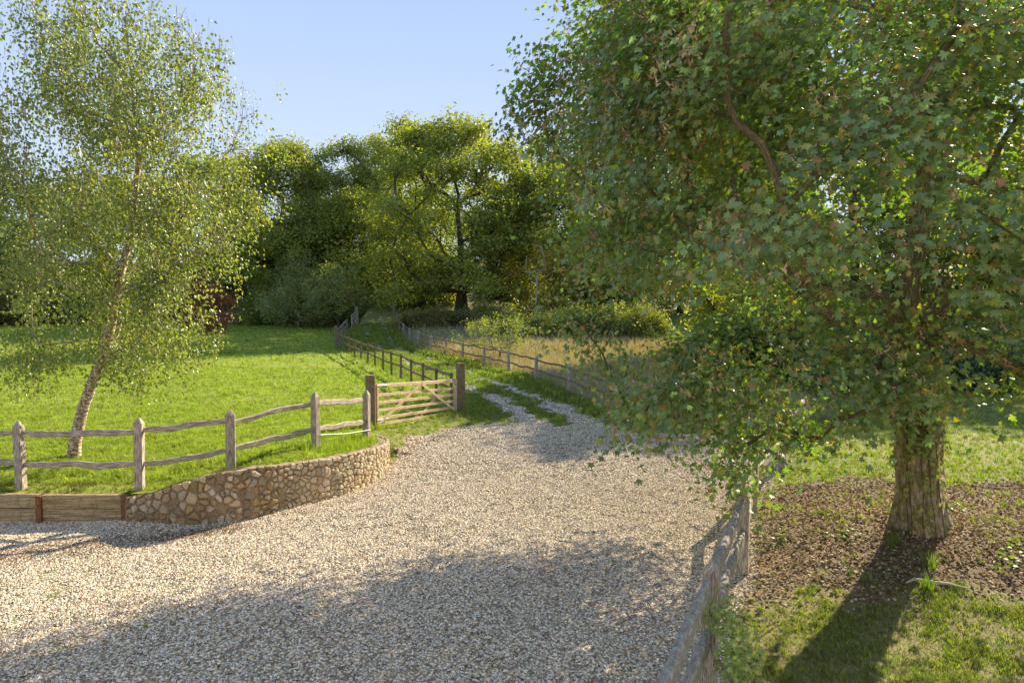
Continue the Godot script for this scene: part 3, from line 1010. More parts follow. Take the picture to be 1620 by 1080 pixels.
# ---------------------------------------------------------------- unseen building behind the camera, added to reflect sun into the shade
func build_added_house() -> void:
	var h := thing("added_house", "unseen white rendered building with tiled roof, added behind the viewpoint to reflect sunlight", "added_house", Vector3(0, 0, 0.9))
	rng.seed = 61
	var wall := MB.new()
	loft(wall, [section(Vector3(-13, 2.9, 4.0), Vector3.UP, Vector3.BACK, 5.9, 8.0, 0.02), section(Vector3(9, 2.9, 4.0), Vector3.UP, Vector3.BACK, 5.9, 8.0, 0.02)], true, 0.3)
	part("wall", wall.commit(), mat(lin(.74, .72, .66), 0.9), h)
	var roof := MB.new()
	for e: float in [-1.0, 1.0]:
		loft(roof, [section(Vector3(-13.4, 7.55, 4.0 + e * 2.1), Vector3(0, -1.75, e * 2.2).normalized(), Vector3(0, 2.2, e * 1.75).normalized(), 5.9, 0.2, 0.02), section(Vector3(9.4, 7.55, 4.0 + e * 2.1), Vector3(0, -1.75, e * 2.2).normalized(), Vector3(0, 2.2, e * 1.75).normalized(), 5.9, 0.2, 0.02)], true, 0.3)
	part("roof", roof.commit(), mat(lin(.2, .1, .06), 0.9), h)
	for x: float in [-10.5, -7.5, -3.5, 3.5, 6.5]:
		for y: float in [1.5, 4.3]:
			var w := MB.new()
			for q in [[0.0, 0.6, 1.3, 0.08], [0.0, -0.6, 1.3, 0.08]]: loft(w, [section(Vector3(x - 0.65, y + q[1], -0.03), Vector3.UP, Vector3.BACK, 0.08, 0.06, 0.005), section(Vector3(x + 0.65, y + q[1], -0.03), Vector3.UP, Vector3.BACK, 0.08, 0.06, 0.005)], true)
			for q: float in [-0.61, 0.0, 0.61]: loft(w, [section(Vector3(x + q, y - 0.56, -0.03), Vector3.RIGHT, Vector3.BACK, 0.08, 0.06, 0.005), section(Vector3(x + q, y + 0.56, -0.03), Vector3.RIGHT, Vector3.BACK, 0.08, 0.06, 0.005)], true)
			var f := part("window", w.commit(), mat(lin(.75, .74, .7), 0.5), h)
			for q: float in [-0.305, 0.305]: part("pane", bar_mesh(Vector3(x + q, y - 0.55, -0.012), Vector3(x + q, y + 0.55, -0.012), 0.02, 0.52, Vector3.BACK), mat(lin(.03, .035, .04), 0.08), f)

# ---------------------------------------------------------------- the near trees
var LOWEST := [[0.0, 3.3], [0.8, 3.0], [1.6, 2.2], [2.4, 2.3], [3.2, 2.2], [4.0, 2.3], [5.0, 2.8], [6.5, 2.8], [7.5, 2.5], [9.0, 2.2], [12.0, 2.2]]

func lay_leaves(inst: Many, c: Vector3, heart: Vector3, count: int, bs: Vector3, size: float, cols: Array, own: Color) -> void:
	var outw := (c - heart).normalized()
	for k in count:
		var g := gauss3()
		var p := c + Vector3(g.x * bs.x, g.y * bs.y, g.z * bs.z) - Vector3.UP * 0.12 * (g.x * g.x + g.z * g.z) * bs.x
		var nrm := (Vector3.UP * 0.65 + outw * 0.55 + rv() * 0.6).normalized()
		var tip := (outw * 0.5 + Vector3.DOWN * 0.55 + rv() * 0.9)
		tip = (tip - nrm * tip.dot(nrm)).normalized()
		var s := size * rng.randf_range(0.6, 1.2)
		var x := nrm.cross(tip) * s
		inst.add(x, nrm * s, tip * s, p, own.lerp(tint(cols, 0.5), 0.7) * 1.08 if rng.randf() > 0.06 else tint([lin(.4, .24, .1), lin(.46, .34, .12)], 0.25))

func sycamore() -> void:
	rng.seed = 201
	var bx := 5.75
	var bd := 9.5
	var base := Vector3(bx, ground_y(bx, bd) - 0.06, -bd)
	var t := thing("sycamore_tree", "large sycamore with mossy trunk and spreading leafy crown overhanging the fence", "tree", base)
	var trunk := PackedVector3Array([Vector3.ZERO, Vector3(0.0, .25, 0), Vector3(-.02, .6, 0), Vector3(-.05, 1.1, .02), Vector3(-.1, 1.6, .02), Vector3(-.15, 2.1, 0), Vector3(-.2, 2.6, -.05), Vector3(-.15, 3.4, -.15), Vector3(0, 4.4, -.2), Vector3(.15, 5.6, -.25), Vector3(.2, 7.0, -.2)])
	var heart := Vector3(0.2, 6.0, -0.3)
	var targets := []
	var tries := 0
	while targets.size() < 215 and tries < 9000:
		tries += 1
		var p := rv()
		var e := pow(absf(p.x), 2.3) + pow(absf(p.y), 3.0) + pow(absf(p.z), 2.3)
		if e > 1.0 or (e < 0.3 and rng.randf() < 0.75): continue
		var q := Vector3(p.x * 5.15, p.y * 6.6, p.z * (4.5 if p.z < 0 else 3.7)) + Vector3(0.25, 6.9, -0.3)
		var wx := q.x + bx
		if q.y + base.y < prof(LOWEST, wx) + 0.25 - 0.25 * rng.randf(): continue
		if q.y > 9.6 or wx < 0.085 * (bd - q.z): continue
		if q.y + base.y < 2.8 - (q.z + 1.0) * 1.1: continue           # the far side is lifted: the sun comes in under it
		var lob := n2(q.x * 0.55 + 40, q.y * 0.55 + q.z * 0.4)
		if lob < -0.22: continue                                   # hollows between the boughs
		var sx := wx - (q.y + base.y) * 1.114                        # where its shadow falls
		var sd := bd - q.z - (q.y + base.y) * 1.327
		if sx > 2.4 and sx < 9.5 and sd > 5.0 and sd < 8.6: continue
		if sx > 3.4 and sx < 9.5 and sd >= 8.3 and sd < 13.0 and rng.randf() < 0.85: continue
		targets.append(q)
	for k in 110:                                                   # the boughs that reach away over the drive
		var w := Vector3(rng.randf_range(1.3, 6.0), rng.randf_range(3.9, 10.2), -rng.randf_range(12.8, 17.0))
		if -w.z - w.y * 1.327 < prof([[-9.0, 4.5], [-5.2, 6.4], [-2.55, 8.2], [-0.1, 9.1], [3.1, 9.8]], w.x - w.y * 1.114) and w.x > -0.1 * w.z: targets.append(w - base)
	# low boughs that hang over the drive, the fence and the lawn
	var hang := []
	for w in [[1.25, 3.1, 10.8], [1.5, 2.6, 10.6], [1.75, 2.1, 10.5], [1.95, 1.75, 10.5], [2.35, 2.2, 10.6], [2.7, 2.3, 10.3], [2.75, 1.9, 9.8], [3.05, 1.55, 9.4], [3.05, 1.2, 9.2], [3.3, 1.7, 9.4], [3.45, 2.1, 9.2], [3.75, 1.9, 9.3], [4.1, 1.85, 9.0], [7.1, 2.4, 8.8], [7.5, 2.3, 8.6], [7.9, 2.2, 8.9], [6.9, 2.8, 8.2], [7.3, 2.9, 8.0], [7.7, 2.7, 8.3], [6.6, 2.7, 8.6], [4.7, 2.5, 8.3], [5.1, 2.7, 8.1], [4.4, 2.2, 8.7], [0.85, 3.5, 11.3], [0.2, 6.7, 11.4], [0.3, 7.2, 11.5], [0.45, 7.6, 11.4], [0.6, 6.3, 11.3], [0.55, 6.9, 11.2], [0.8, 7.3, 11.0]]:
		hang.append(Vector3(w[0], w[1], -w[2]) - base)
	var all := targets.duplicate()
	all.append_array(hang)
	grow(trunk, 6, all, 0.275, 0.55, 1.85, 0.28, 0.5)
	for k in range(11, node_rad.size()): node_rad[k] *= 0.74
	var mb := MB.new()
	limbs(mb, 18, 0.008, 11, 0.22, 0.45, 0.4)
	var stem := PackedVector3Array([Vector3(.3, -.1, -.2), Vector3(.26, .3, -.2), Vector3(.23, 1.0, -.2), Vector3(.22, 1.8, -.18), Vector3(.16, 2.6, -.15), Vector3(.5, 3.6, -.4)])
	tube(mb, stem, PackedFloat32Array([.3, .23, .2, .19, .17, .1]), 14, 0.45, 0.3)
	part("trunk", mb.commit(), M.bark, t)
	var cols := [lin(.18, .3, .145), lin(.21, .325, .175), lin(.155, .28, .15), lin(.29, .36, .1), lin(.2, .31, .125), lin(.37, .37, .1)]
	var brown := [lin(.26, .14, .06), lin(.33, .2, .08), lin(.2, .16, .05)]
	var inst := Many.new()
	var keys := Many.new()
	for tip in node_tip:
		var c := node_pos[tip]
		var small := false
		for h: Vector3 in hang:
			if (h - c).length() < 0.02: small = true
		var own := tint(cols, 0.2)
		var left := clampf((1.0 - (c.x + bx) / 4.0), 0, 1)
		if rng.randf() < 0.08 + 0.25 * left: own = own.lerp(tint(brown, 0.2), 0.45)
		if small: lay_leaves(inst, c, heart, 150, Vector3(.27, .18, .27), 0.1, cols, own)
		else: lay_leaves(inst, c, heart, 480, Vector3(.47, .25, .47), 0.094, cols, own)
		for k in 5 if small else 22:
			var p := c + rv() * Vector3(.75, .45, .75) * (0.45 if small else 1.0)
			var s := rng.randf_range(1.0, 1.9)
			var b := Basis(Vector3.UP, rng.randf() * TAU)
			keys.add(b.x * s, b.y * s, b.z * s, p, tint([lin(.5, .36, .24), lin(.58, .44, .29), lin(.38, .26, .14)], 0.2))
	# a thinner scatter along the boughs
	for k in range(11, node_pos.size()):
		if node_rad[k] < 0.03 and rng.randf() < 0.35: lay_leaves(inst, node_pos[k], heart, 24, Vector3(.3, .2, .3), 0.1, cols, tint(cols, 0.2))
	many("crown", sycamore_leaf(), M.leaf_green, inst, t)
	rng.seed = 203
	var km := MB.new()
	for k in 9:
		var p := gauss3() * 0.035 - Vector3.UP * 0.04
		var z := (Vector3.DOWN + rv() * 0.9).normalized()
		var x := rv().cross(z).normalized()
		km.tri_c(p, p + z * 0.05 + x * 0.011, p + z * 0.045 - x * 0.008, Color.WHITE * rng.randf_range(.7, 1.2))
	many("seed_keys", km.commit(), M.leaf_dry, keys, t)
	# ivy creeping up the trunk
	var iv := thing("ivy", "yellow green ivy creeping over the front of the sycamore trunk", "ivy", base)
	var ii := Many.new()
	for k in 1500:
		var y := clampf(1.95 + rng.randfn() * 0.5, 0.3, 4.2)
		var an := 1.85 + rng.randfn() * 0.7
		if n2(an * 2.0, y * 2.2) < -0.12: continue
		var r := 0.33 + 0.09 * exp(-y * 2.6) + rng.randf_range(0.0, 0.1)
		var nrm := (Vector3(cos(an), 0.35, sin(an)) + rv() * 0.5).normalized()
		var tp := (Vector3.DOWN + rv() * 0.7)
		tp = (tp - nrm * tp.dot(nrm)).normalized()
		var s := rng.randf_range(0.05, 0.085)
		ii.add(nrm.cross(tp) * s, nrm * s, tp * s, Vector3(cos(an) * r - 0.06 * y, y, sin(an) * r), tint([lin(.25, .3, .06), lin(.36, .38, .08), lin(.14, .19, .05)], 0.25))
	many("leaves", leaf_fan([[0, .7], [40, .4], [60, .55], [110, .4], [180, .2]], 0.2), M.leaf_green, ii, iv)
	var im := MB.new()
	for k in 5:
		var pts := PackedVector3Array()
		var rad := PackedFloat32Array()
		var an := 1.3 + k * 0.3
		for q in 9:
			var y := q * 0.34
			an += rng.randf_range(-.12, .12)
			var r := 0.315 + 0.08 * exp(-y * 2.6)
			pts.append(Vector3(cos(an) * r - 0.06 * y, y, sin(an) * r)); rad.append(0.006)
		tube(im, pts, rad, 5)
	part("stems", im.commit(), M.bark_dark, iv)

func birch() -> void:
	rng.seed = 221
	var base := at(-8.88, 13.7, -0.05)
	var t := thing("birch_tree", "leaning silver birch with white flecked trunk and fine drooping leaves behind oak fence", "tree", base)
	var wp := [[-8.88, .6], [-8.84, .9], [-8.66, 1.62], [-8.21, 2.71], [-8.02, 3.4], [-7.84, 4.26], [-7.58, 5.17], [-7.42, 6.44], [-7.5, 8.0], [-7.6, 9.3]]
	var trunk := PackedVector3Array()
	for p in wp: trunk.append(Vector3(p[0] + 8.88, p[1] - 0.55, 0.02 * sin(p[1] * 2.0)))
	var targets := []
	var tries := 0
	while targets.size() < 150 and tries < 6000:
		tries += 1
		var p := rv()
		if p.length() > 1.0 or p.length() < 0.25: continue
		var q := Vector3(p.x * 2.75, p.y * 4.1, p.z * 2.5) + Vector3(0.9, 5.75, 0)
		if n2(q.x * 0.8 + 70, q.y * 0.7 + q.z) < -0.32: continue
		targets.append(q)
	for w in [[-9.4, 2.6], [-9.9, 2.5], [-10.2, 2.8], [-9.0, 2.9], [-7.0, 3.1], [-6.6, 3.0], [-6.2, 3.4], [-5.6, 7.9], [-5.9, 8.3], [-6.4, 9.0], [-8.4, 9.6], [-7.7, 10.0], [-5.4, 6.9]]:
		targets.append(Vector3(w[0] + 8.88, w[1] - 0.55, rng.randf_range(-.8, .8)))
	grow(trunk, 3, targets, 0.1, 0.45, 1.75, 0.22)
	var mb := MB.new()
	limbs(mb, 10, 0.006, 10, 0.35, 0.8, 0.12)
	part("trunk", mb.commit(), M.birch, t)
	var cols := [lin(.25, .33, .1), lin(.31, .37, .12), lin(.19, .27, .1), lin(.38, .4, .15), lin(.23, .31, .12)]
	var inst := [Many.new(), Many.new(), Many.new()]
	for k in range(10, node_pos.size()):
		if node_rad[k] > 0.03: continue
		var c := node_pos[k]
		for q in 19:
			var p := c + gauss3() * Vector3(.27, .26, .27)
			var s := rng.randf_range(0.8, 1.3)
			var b := Basis(Vector3.UP, rng.randf() * TAU) * Basis(Vector3.RIGHT, rng.randfn() * 0.3)
			inst[rng.randi() % 3].add(b.x * s, b.y * s, b.z * s, p, tint(cols, 0.3))
	for q in 3: many("crown", spray_mesh(8, 0.36, 0.064, 230 + q), M.leaf_birch, inst[q], t)

# ---------------------------------------------------------------- the wood behind
func build_woods() -> void:
	for k in 4: far_cluster.append(cluster_mesh(16, 0.75, 0.285, 240 + k))
	var ash := [lin(.33, .385, .09), lin(.39, .41, .1), lin(.27, .33, .08), lin(.44, .44, .12)]
	var gold := [lin(.34, .38, .085), lin(.4, .41, .1), lin(.28, .33, .07), lin(.44, .43, .11)]
	var mid := [lin(.29, .36, .09), lin(.35, .4, .1), lin(.24, .31, .08)]
	var dark := [lin(.13, .2, .08), lin(.16, .23, .09), lin(.11, .18, .075)]
	var blue := [lin(0.161, 0.250, 0.137), lin(0.209, 0.290, 0.145), lin(0.129, 0.209, 0.121)]
	var silver := [lin(.36, .4, .17), lin(.28, .34, .12), lin(.46, .47, .24)]
	var g := "trees of the wood behind the lawn and track"
	tree("maple_tree", "broad round golden green tree at the right of the far track", "tree", -4.6, 62.0, 17.6, 8.6, 0.14, gold, 301, {"clumps": 190, "per": 60, "first": 1, "trunk": 0.5, "blob": 1.35, "shape": 2.4})
	tree("ash_tree", "tall pale ash with visible limbs behind the far lawn fence", "tree", -25.5, 74.0, 20.0, 7.2, 0.25, ash, 303, {"clumps": 110, "per": 60, "bark": M.bark_grey, "trunk": 0.42, "group": g})
	tree("woodland_tree", "narrow green tree left of the far gate beside the ash", "tree", -18.6, 78.0, 20.0, 6.8, 0.1, ash, 305, {"clumps": 90, "per": 60, "group": g})
	tree("woodland_tree", "lower leafy tree filling the space between ash and narrow tree", "tree", -22.0, 71.5, 12.0, 4.6, 0.04, gold, 306, {"clumps": 80, "per": 55, "group": g})
	tree("woodland_tree", "leafy tree just left of the far gate above the silvery shrub", "tree", -16.6, 72.0, 14.0, 4.8, 0.08, gold, 308, {"clumps": 84, "per": 55, "group": g})
	tree("woodland_tree", "tall tree between the narrow green tree and the golden maple, furthest back", "tree", -13.2, 82.0, 20.0, 7.6, 0.12, ash, 307, {"clumps": 90, "per": 60, "group": g})
	tree("woodland_tree", "dark green tree in the gap just above the far gate", "tree", -11.0, 96.0, 13.0, 8.0, 0.05, mid, 309, {"clumps": 80, "per": 60, "group": g})
	tree("woodland_tree", "yellow green tree touching the right side of the golden maple", "tree", 4.2, 64.0, 14.0, 6.0, 0.1, gold, 311, {"clumps": 90, "per": 60, "group": g})
	tree("woodland_tree", "bluish green tree peeping out behind the sycamore's left edge", "tree", 3.9, 86.0, 19.5, 5.0, 0.2, blue, 313, {"clumps": 70, "per": 55, "group": g})
	tree("dead_tree", "bare leafless treetop against the sky beside the sycamore", "tree", 0.1, 84.0, 22.0, 4.2, 0.55, gold, 315, {"clumps": 34, "bare": true, "bark": M.bark_grey, "trunk": 0.3})
	tree("conifer_tree", "dark pointed conifer tip rising between ash and narrow tree", "tree", -28.0, 96.0, 20.5, 3.4, 0.2, dark, 317, {"clumps": 70, "per": 45, "shape": 1.0, "group": g})
	tree("evergreen_tree", "dark evergreen tree above the distant paddock fence", "tree", -29.2, 77.0, 9.5, 4.4, 0.05, dark, 319, {"clumps": 80, "per": 60, "group": g})
	tree("woodland_tree", "big green tree right behind the birch crown", "tree", -35.0, 80.0, 19.0, 7.0, 0.12, mid, 321, {"clumps": 100, "per": 60, "group": g})
	tree("woodland_tree", "tall tree behind the middle of the birch", "tree", -44.5, 82.0, 17.5, 7.0, 0.1, ash, 323, {"clumps": 90, "per": 55, "group": g})
	tree("woodland_tree", "tree behind the birch trunk near the left edge", "tree", -53.5, 80.0, 16.5, 7.0, 0.1, mid, 325, {"clumps": 90, "per": 55, "group": g})
	tree("woodland_tree", "leftmost tree of the wood, mostly behind birch leaves", "tree", -62.0, 78.0, 17.0, 7.0, 0.08, mid, 327, {"clumps": 80, "per": 55, "group": g})
	bush("willow_shrub", "light green rounded willow shrub at the end of the lawn", "shrub", -20.8, 66.5, 6.2, 6.6, 4.5, silver, 331, {"stems": 70, "per": 30, "blob": 1.25, "leaf": 0.6, "bark": M.bark_grey})
	bush("sallow_shrub", "silvery shrub leaning over the left rail of the far track", "shrub", -16.4, 64.5, 5.0, 7.4, 4.0, silver, 333, {"stems": 54, "per": 30, "blob": 1.2, "leaf": 0.55})
	bush("wood_edge_shrub", "green shrub at the foot of the wood left of willow", "shrub", -25.2, 70.5, 4.0, 4.6, 3.0, mid, 334, {"stems": 40, "per": 50, "blob": 0.9, "leaf": 0.75})
	bush("holly_shrub", "leafy shrub right behind the far gate", "shrub", -8.6, 70.0, 5.5, 5.0, 4.0, mid, 335, {"stems": 50, "per": 50, "blob": 1.0, "leaf": 0.8})
	bush("laurel_shrub", "wide shrub under the trees at the top of the far track", "shrub", -15.0, 80.0, 9.0, 5.0, 4.0, mid, 336, {"stems": 60, "per": 50, "blob": 1.1, "leaf": 0.9})
	for k in 5:
		bush("undergrowth_shrub", ["low shrub beneath the birch's left branches", "shrub right behind the birch trunk", "undergrowth just right of the birch trunk", "russet tinged shrub at far left lawn edge", "undergrowth at the left end of the paddock fence"][k], "shrub", [-56.0, -49.5, -43.5, -52.5, -38.0][k], [72.0, 74.0, 73.0, 71.0, 75.0][k], 8.0, 4.6, 4.0, mid if k != 3 else [lin(.336, .210, .070), lin(.210, .196, .056)], 340 + k, {"stems": 46, "per": 50, "blob": 1.1, "leaf": 0.85, "group": "shrubs along the back of the lawn"})
	tree("red_leaved_tree", "small red leaved tree on the lawn beside the birch", "tree", -19.6, 43.0, 4.6, 1.7, 0.35, [lin(.364, .098, .084), lin(.420, .154, .112), lin(.238, .168, .070)], 351, {"clumps": 40, "per": 34, "leaf": 0.42, "blob": 0.45, "trunk": 0.08, "bark": M.bark_grey})
	tree("young_tree", "young spreading tree staked beyond the meadow fence", "tree", -0.65, 36.5, 2.75, 2.05, 0.42, [lin(.280, .322, .084), lin(.364, .378, .112), lin(.210, .266, .070)], 353, {"clumps": 46, "per": 12, "leaf": 0.34, "blob": 0.5, "trunk": 0.06, "bark": M.bark_grey})
	tree("yellow_tree", "small tree turning yellow orange below the golden maple", "tree", 3.2, 56.0, 6.6, 2.9, 0.2, [lin(.588, .392, .084), lin(.504, .378, .084), lin(.392, .350, .084)], 355, {"clumps": 50, "per": 38, "leaf": 0.6, "blob": 0.7, "trunk": 0.1})
	tree("bare_sapling", "pale leafless sapling in front of the yellow tree", "tree", 1.9, 54.5, 6.8, 1.5, 0.3, gold, 357, {"clumps": 26, "bare": true, "bark": M.bark_pale, "trunk": 0.09})
	var br := [lin(.336, .280, .098), lin(.224, .238, .070), lin(.462, .336, .140), lin(.140, .168, .056)]
	bush("bramble_hedge", "tangled bramble hedge behind the far end of the meadow fence", "hedge", -5.6, 52.5, 6.5, 1.9, 2.0, br, 361, {"stems": 46, "per": 44, "leaf": 0.5, "blob": 0.5})
	for k in 6:
		var lab: String = ["pale green bush behind the young tree", "loose bush right of the young tree", "bright bush at the back of the dry meadow", "bush beside the sycamore's left hanging leaves", "low bush under the golden maple's trunk", "bush at the meadow's far corner hidden by sycamore"][k]
		bush("meadow_bush", lab, "bush", [0.6, 2.6, 4.6, 6.6, -2.0, 8.8][k], [47.0, 47.5, 48.5, 47.5, 54.0, 46.5][k], 3.4, [2.3, 2.0, 2.4, 2.8, 1.9, 3.0][k], 2.4, [lin(.308, .336, .098), lin(.392, .378, .126), lin(.224, .266, .084)], 370 + k, {"stems": 34, "per": 40, "leaf": 0.5, "blob": 0.5, "group": "bushes behind the dry meadow"})
	# trees beyond the sycamore: they shade the drive and fill the gaps in its crown
	var back := [[13.0, 38.0, 12.5, 4.4], [18.0, 36.0, 14.5, 5.0], [23.5, 39.0, 15.0, 5.4], [30.0, 37.0, 14.0, 5.2], [37.0, 40.0, 15.0, 5.5], [8.5, 60.0, 10.5, 5.0], [15.5, 63.0, 11.0, 5.6]]
	var back_label := ["green tree glimpsed through the sycamore's left boughs", "tree seen between the sycamore boughs above the meadow gate", "tree directly behind the sycamore's upper trunk", "tree seen right of the sycamore trunk through the leaves", "tree behind the sycamore at the right edge", "far tree behind the meadow bushes, left of the sycamore boughs", "far tree behind the sycamore's left half"]
	for k in back.size():
		var q: Array = back[k]
		tree("garden_tree", back_label[k], "tree", q[0], q[1], q[2], q[3], 0.12, gold if k % 2 == 0 else mid, 380 + k, {"clumps": 80, "per": 50, "group": "trees beyond the sycamore"})
	bush("blue_conifer_shrub", "pale bluish shrub seen right of the sycamore trunk across lawn", "shrub", 18.3, 27.0, 3.4, 2.6, 3.0, blue, 391, {"stems": 44, "per": 60, "leaf": 0.45, "blob": 0.6})
	bush("blue_conifer_shrub", "pale bluish shrub seen left of the sycamore trunk across lawn", "shrub", 13.2, 26.5, 3.2, 2.6, 3.0, blue, 392, {"stems": 44, "per": 60, "leaf": 0.45, "blob": 0.6})
	bush("garden_hedge", "long mid green hedge across the back of the right lawn", "hedge", 18.0, 30.5, 22.0, 3.4, 3.0, mid, 393, {"stems": 150, "per": 50, "leaf": 0.7, "blob": 0.8})

# ---------------------------------------------------------------- grass, litter and small plants
func build_ground_cover() -> void:
	var tuft := tuft_mesh(9, 0.075, 0.05, 0.0075, 401, 0.8)
	var lawn := Many.new()
	rng.seed = 403
	var green := [lin(.34, .39, .05), lin(.4, .43, .07), lin(.27, .34, .04), lin(.47, .46, .11), lin(.36, .4, .06), lin(.52, .48, .2)]
	for band in [[11.35, 16.0, 420.0, 1.0], [16.0, 22.0, 190.0, 1.15], [22.0, 34.0, 60.0, 1.5], [34.0, 72.0, 11.0, 2.2]]:
		var wide: float = band[1] * 0.8 + 1.0
		var total := int((band[1] - band[0]) * wide * band[2])
		for k in total:
			var d := rng.randf_range(band[0], band[1])
			var x := -rng.randf() * wide
			if x > -1.5 or x < -d * 0.78 - 0.5 or not on_lawn(x, d): continue
			var w := n2(x * 0.9, d * 0.9)
			var s: float = band[3] * rng.randf_range(0.6, 1.15) * (1.0 + 0.35 * w)
			var near_edge := d < 11.8 and x < -6.3
			if near_edge and rng.randf() < 0.6: continue
			var an := rng.randf() * TAU
			var c := tint(green, 0.34) * (1.0 + 0.25 * n2(x * 2.2, d * 2.2)) if not near_edge else tint([lin(.3, .24, .12), lin(.2, .2, .06)], 0.2)
			lawn.add(Vector3(cos(an), 0, sin(an)) * s, Vector3.UP * s, Vector3(-sin(an), 0, cos(an)) * s, Vector3(x, lawn_y(x, d) - 0.006, -d), c)
	for k in 500:                                                     # longer grass inside the end of the wall and round the posts
		var q: Vector2 = [Vector2(-3.2, 14.9), Vector2(-3.35, 14.0), Vector2(-3.9, 13.5), Vector2(-3.3, 15.3), Vector2(-3.6, 17.4)][k % 5]
		var x := q.x + rng.randfn() * 0.22
		var d := q.y + rng.randfn() * 0.3
		if not on_lawn(x, d): continue
		var an := rng.randf() * TAU
		lawn.add(Vector3(cos(an), 0, sin(an)), Vector3.UP * rng.randf_range(1.6, 3.2), Vector3(-sin(an), 0, cos(an)), Vector3(x, lawn_y(x, d) - 0.006, -d), tint(green, 0.2))
	stuff("lawn_grass", "short bright green grass of the lawn", "grass", tuft, M.grass, lawn)

	var verge := Many.new()
	var yard := Many.new()
	var meadow := Many.new()
	var olive := [lin(.28, .32, .06), lin(.35, .37, .09), lin(.21, .26, .05), lin(.44, .4, .17)]
	rng.seed = 405
	for k in 90000:
		var d := 6.0 + 50.0 * pow(rng.randf(), 1.6)
		var x := rng.randf_range(-0.55, 0.85) * d
		if d > 20.0 and rng.randf() < 0.25: x = prof(RIGHT_LINE, d) - rng.randf() * 7.0
		var xr := prof(RIGHT_LINE, d)
		if on_lawn(x, d) or gravel_at(x, d): continue
		var g := ground_y(x, d)
		var an := rng.randf() * TAU
		var bx := Vector3(cos(an), 0, sin(an))
		var bz := Vector3(-sin(an), 0, cos(an))
		var far := maxf(1.0, d / 16.0)
		if x > xr:
			if d < 17.5:
				if litter_at(x, d) > 0.25 and rng.randf() < (0.97 if n2(x * 0.9 + 3, d * 0.9) < 0.15 else 0.72): continue
				var bare := n2(x * 1.2 + 5, d * 1.2) + 0.5 * n2(x * 3.5, d * 3.5 + 8)
				if d < 9.5 and bare < 0.12 and rng.randf() < 0.8: continue
				var s := rng.randf_range(0.7, 1.4) * 0.95
				yard.add(bx * s, Vector3.UP * s * (0.7 if d < 10.0 else 1.0), bz * s, Vector3(x, g - 0.005, -d), tint(olive if rng.randf() < 0.75 else [lin(.45, .37, .2), lin(.36, .33, .14)], 0.3))
			elif x > 10.0 or d < 20.0:
				yard.add(bx * far, Vector3.UP * far, bz * far, Vector3(x, g - 0.01, -d), tint(olive, 0.25))
			elif d < 50.0:
				var s := rng.randf_range(0.7, 1.3) * far * 0.8
				meadow.add(bx * s, Vector3.UP * s, bz * s, Vector3(x, g - 0.01, -d), tint([lin(.48, .46, .3), lin(.56, .53, .37), lin(.36, .39, .2), lin(.44, .44, .26)], 0.22))
		elif d > 14.0:
			var s := rng.randf_range(0.7, 1.3) * far
			if absf(x - xr) < 0.8 and d > 20.0: s *= 1.6
			verge.add(bx * s, Vector3.UP * s, bz * s, Vector3(x, g - 0.006, -d), tint(green if rng.randf() < 0.3 else [lin(.27, .31, .06), lin(.34, .34, .1), lin(.22, .27, .05)], 0.25))
	for k in 15000:                                                   # worn short turf in the near right corner
		var d := rng.randf_range(5.6, 9.2)
		var x := rng.randf_range(1.8, 7.6)
		if x < prof(RIGHT_LINE, d) + 0.1 or litter_at(x, d) > 0.3: continue
		if n2(x * 1.2 + 5, d * 1.2) + 0.5 * n2(x * 3.5, d * 3.5 + 8) < -0.1 and rng.randf() < 0.6: continue
		var an := rng.randf() * TAU
		var s := rng.randf_range(0.4, 0.95)
		yard.add(Vector3(cos(an), 0, sin(an)) * s, Vector3.UP * s * 0.75, Vector3(-sin(an), 0, cos(an)) * s, Vector3(x, ground_y(x, d) - 0.004, -d), tint(olive if rng.randf() < 0.7 else [lin(.45, .37, .2), lin(.36, .33, .14)], 0.35))
	stuff("verge_grass", "green grass growing along and between the wheel tracks", "grass", tuft, M.grass, verge)
	stuff("yard_grass", "patchy olive grass round the foot of the sycamore and right lawn", "grass", tuft, M.grass, yard)
	stuff("meadow_grass", "tall dry straw coloured grass of the meadow beyond the fence", "grass", tuft_mesh(10, 0.3, 0.12, 0.012, 407, 0.6), M.straw, meadow)

	var litter := Many.new()
	rng.seed = 409
	for k in 60000:
		var d := rng.randf_range(7.2, 14.0)
		var x := rng.randf_range(2.6, 11.0)
		if rng.randf() > litter_at(x, d) + 0.1 or x < prof(RIGHT_LINE, d) - 0.3: continue
		var nrm := (Vector3.UP + rv() * 0.8).normalized()
		var tip := rv().cross(nrm).normalized()
		var s := rng.randf_range(0.015, 0.06)
		litter.add(nrm.cross(tip) * s, nrm * s, tip * s, Vector3(x, ground_y(x, d) + rng.randf_range(0.0, 0.03), -d), tint([lin(.29, .22, .145), lin(.4, .325, .23), lin(.16, .12, .08), lin(.5, .42, .32), lin(.09, .07, .05), lin(.33, .285, .19), lin(.2, .165, .09)], 0.35))
	for k in 3200:                                                    # a drift blown along the left of the drive
		var t := rng.randf()
		var x := lerpf(-8.2, -4.4, t) + rng.randfn() * 0.2
		var d := lerpf(9.2, 10.9, t) + rng.randfn() * (0.42 * (1.0 - t * 0.7))
		if not gravel_at(x, d): continue
		var nrm := (Vector3.UP + rv() * 0.5).normalized()
		var tip := rv().cross(nrm).normalized()
		var s := rng.randf_range(0.016, 0.036)
		litter.add(nrm.cross(tip) * s * 0.5, nrm * s, tip * s * 2.0, Vector3(x, ground_y(x, d) + 0.03, -d), tint([lin(.2, .12, .07), lin(.28, .18, .11), lin(.12, .075, .045)], 0.2))
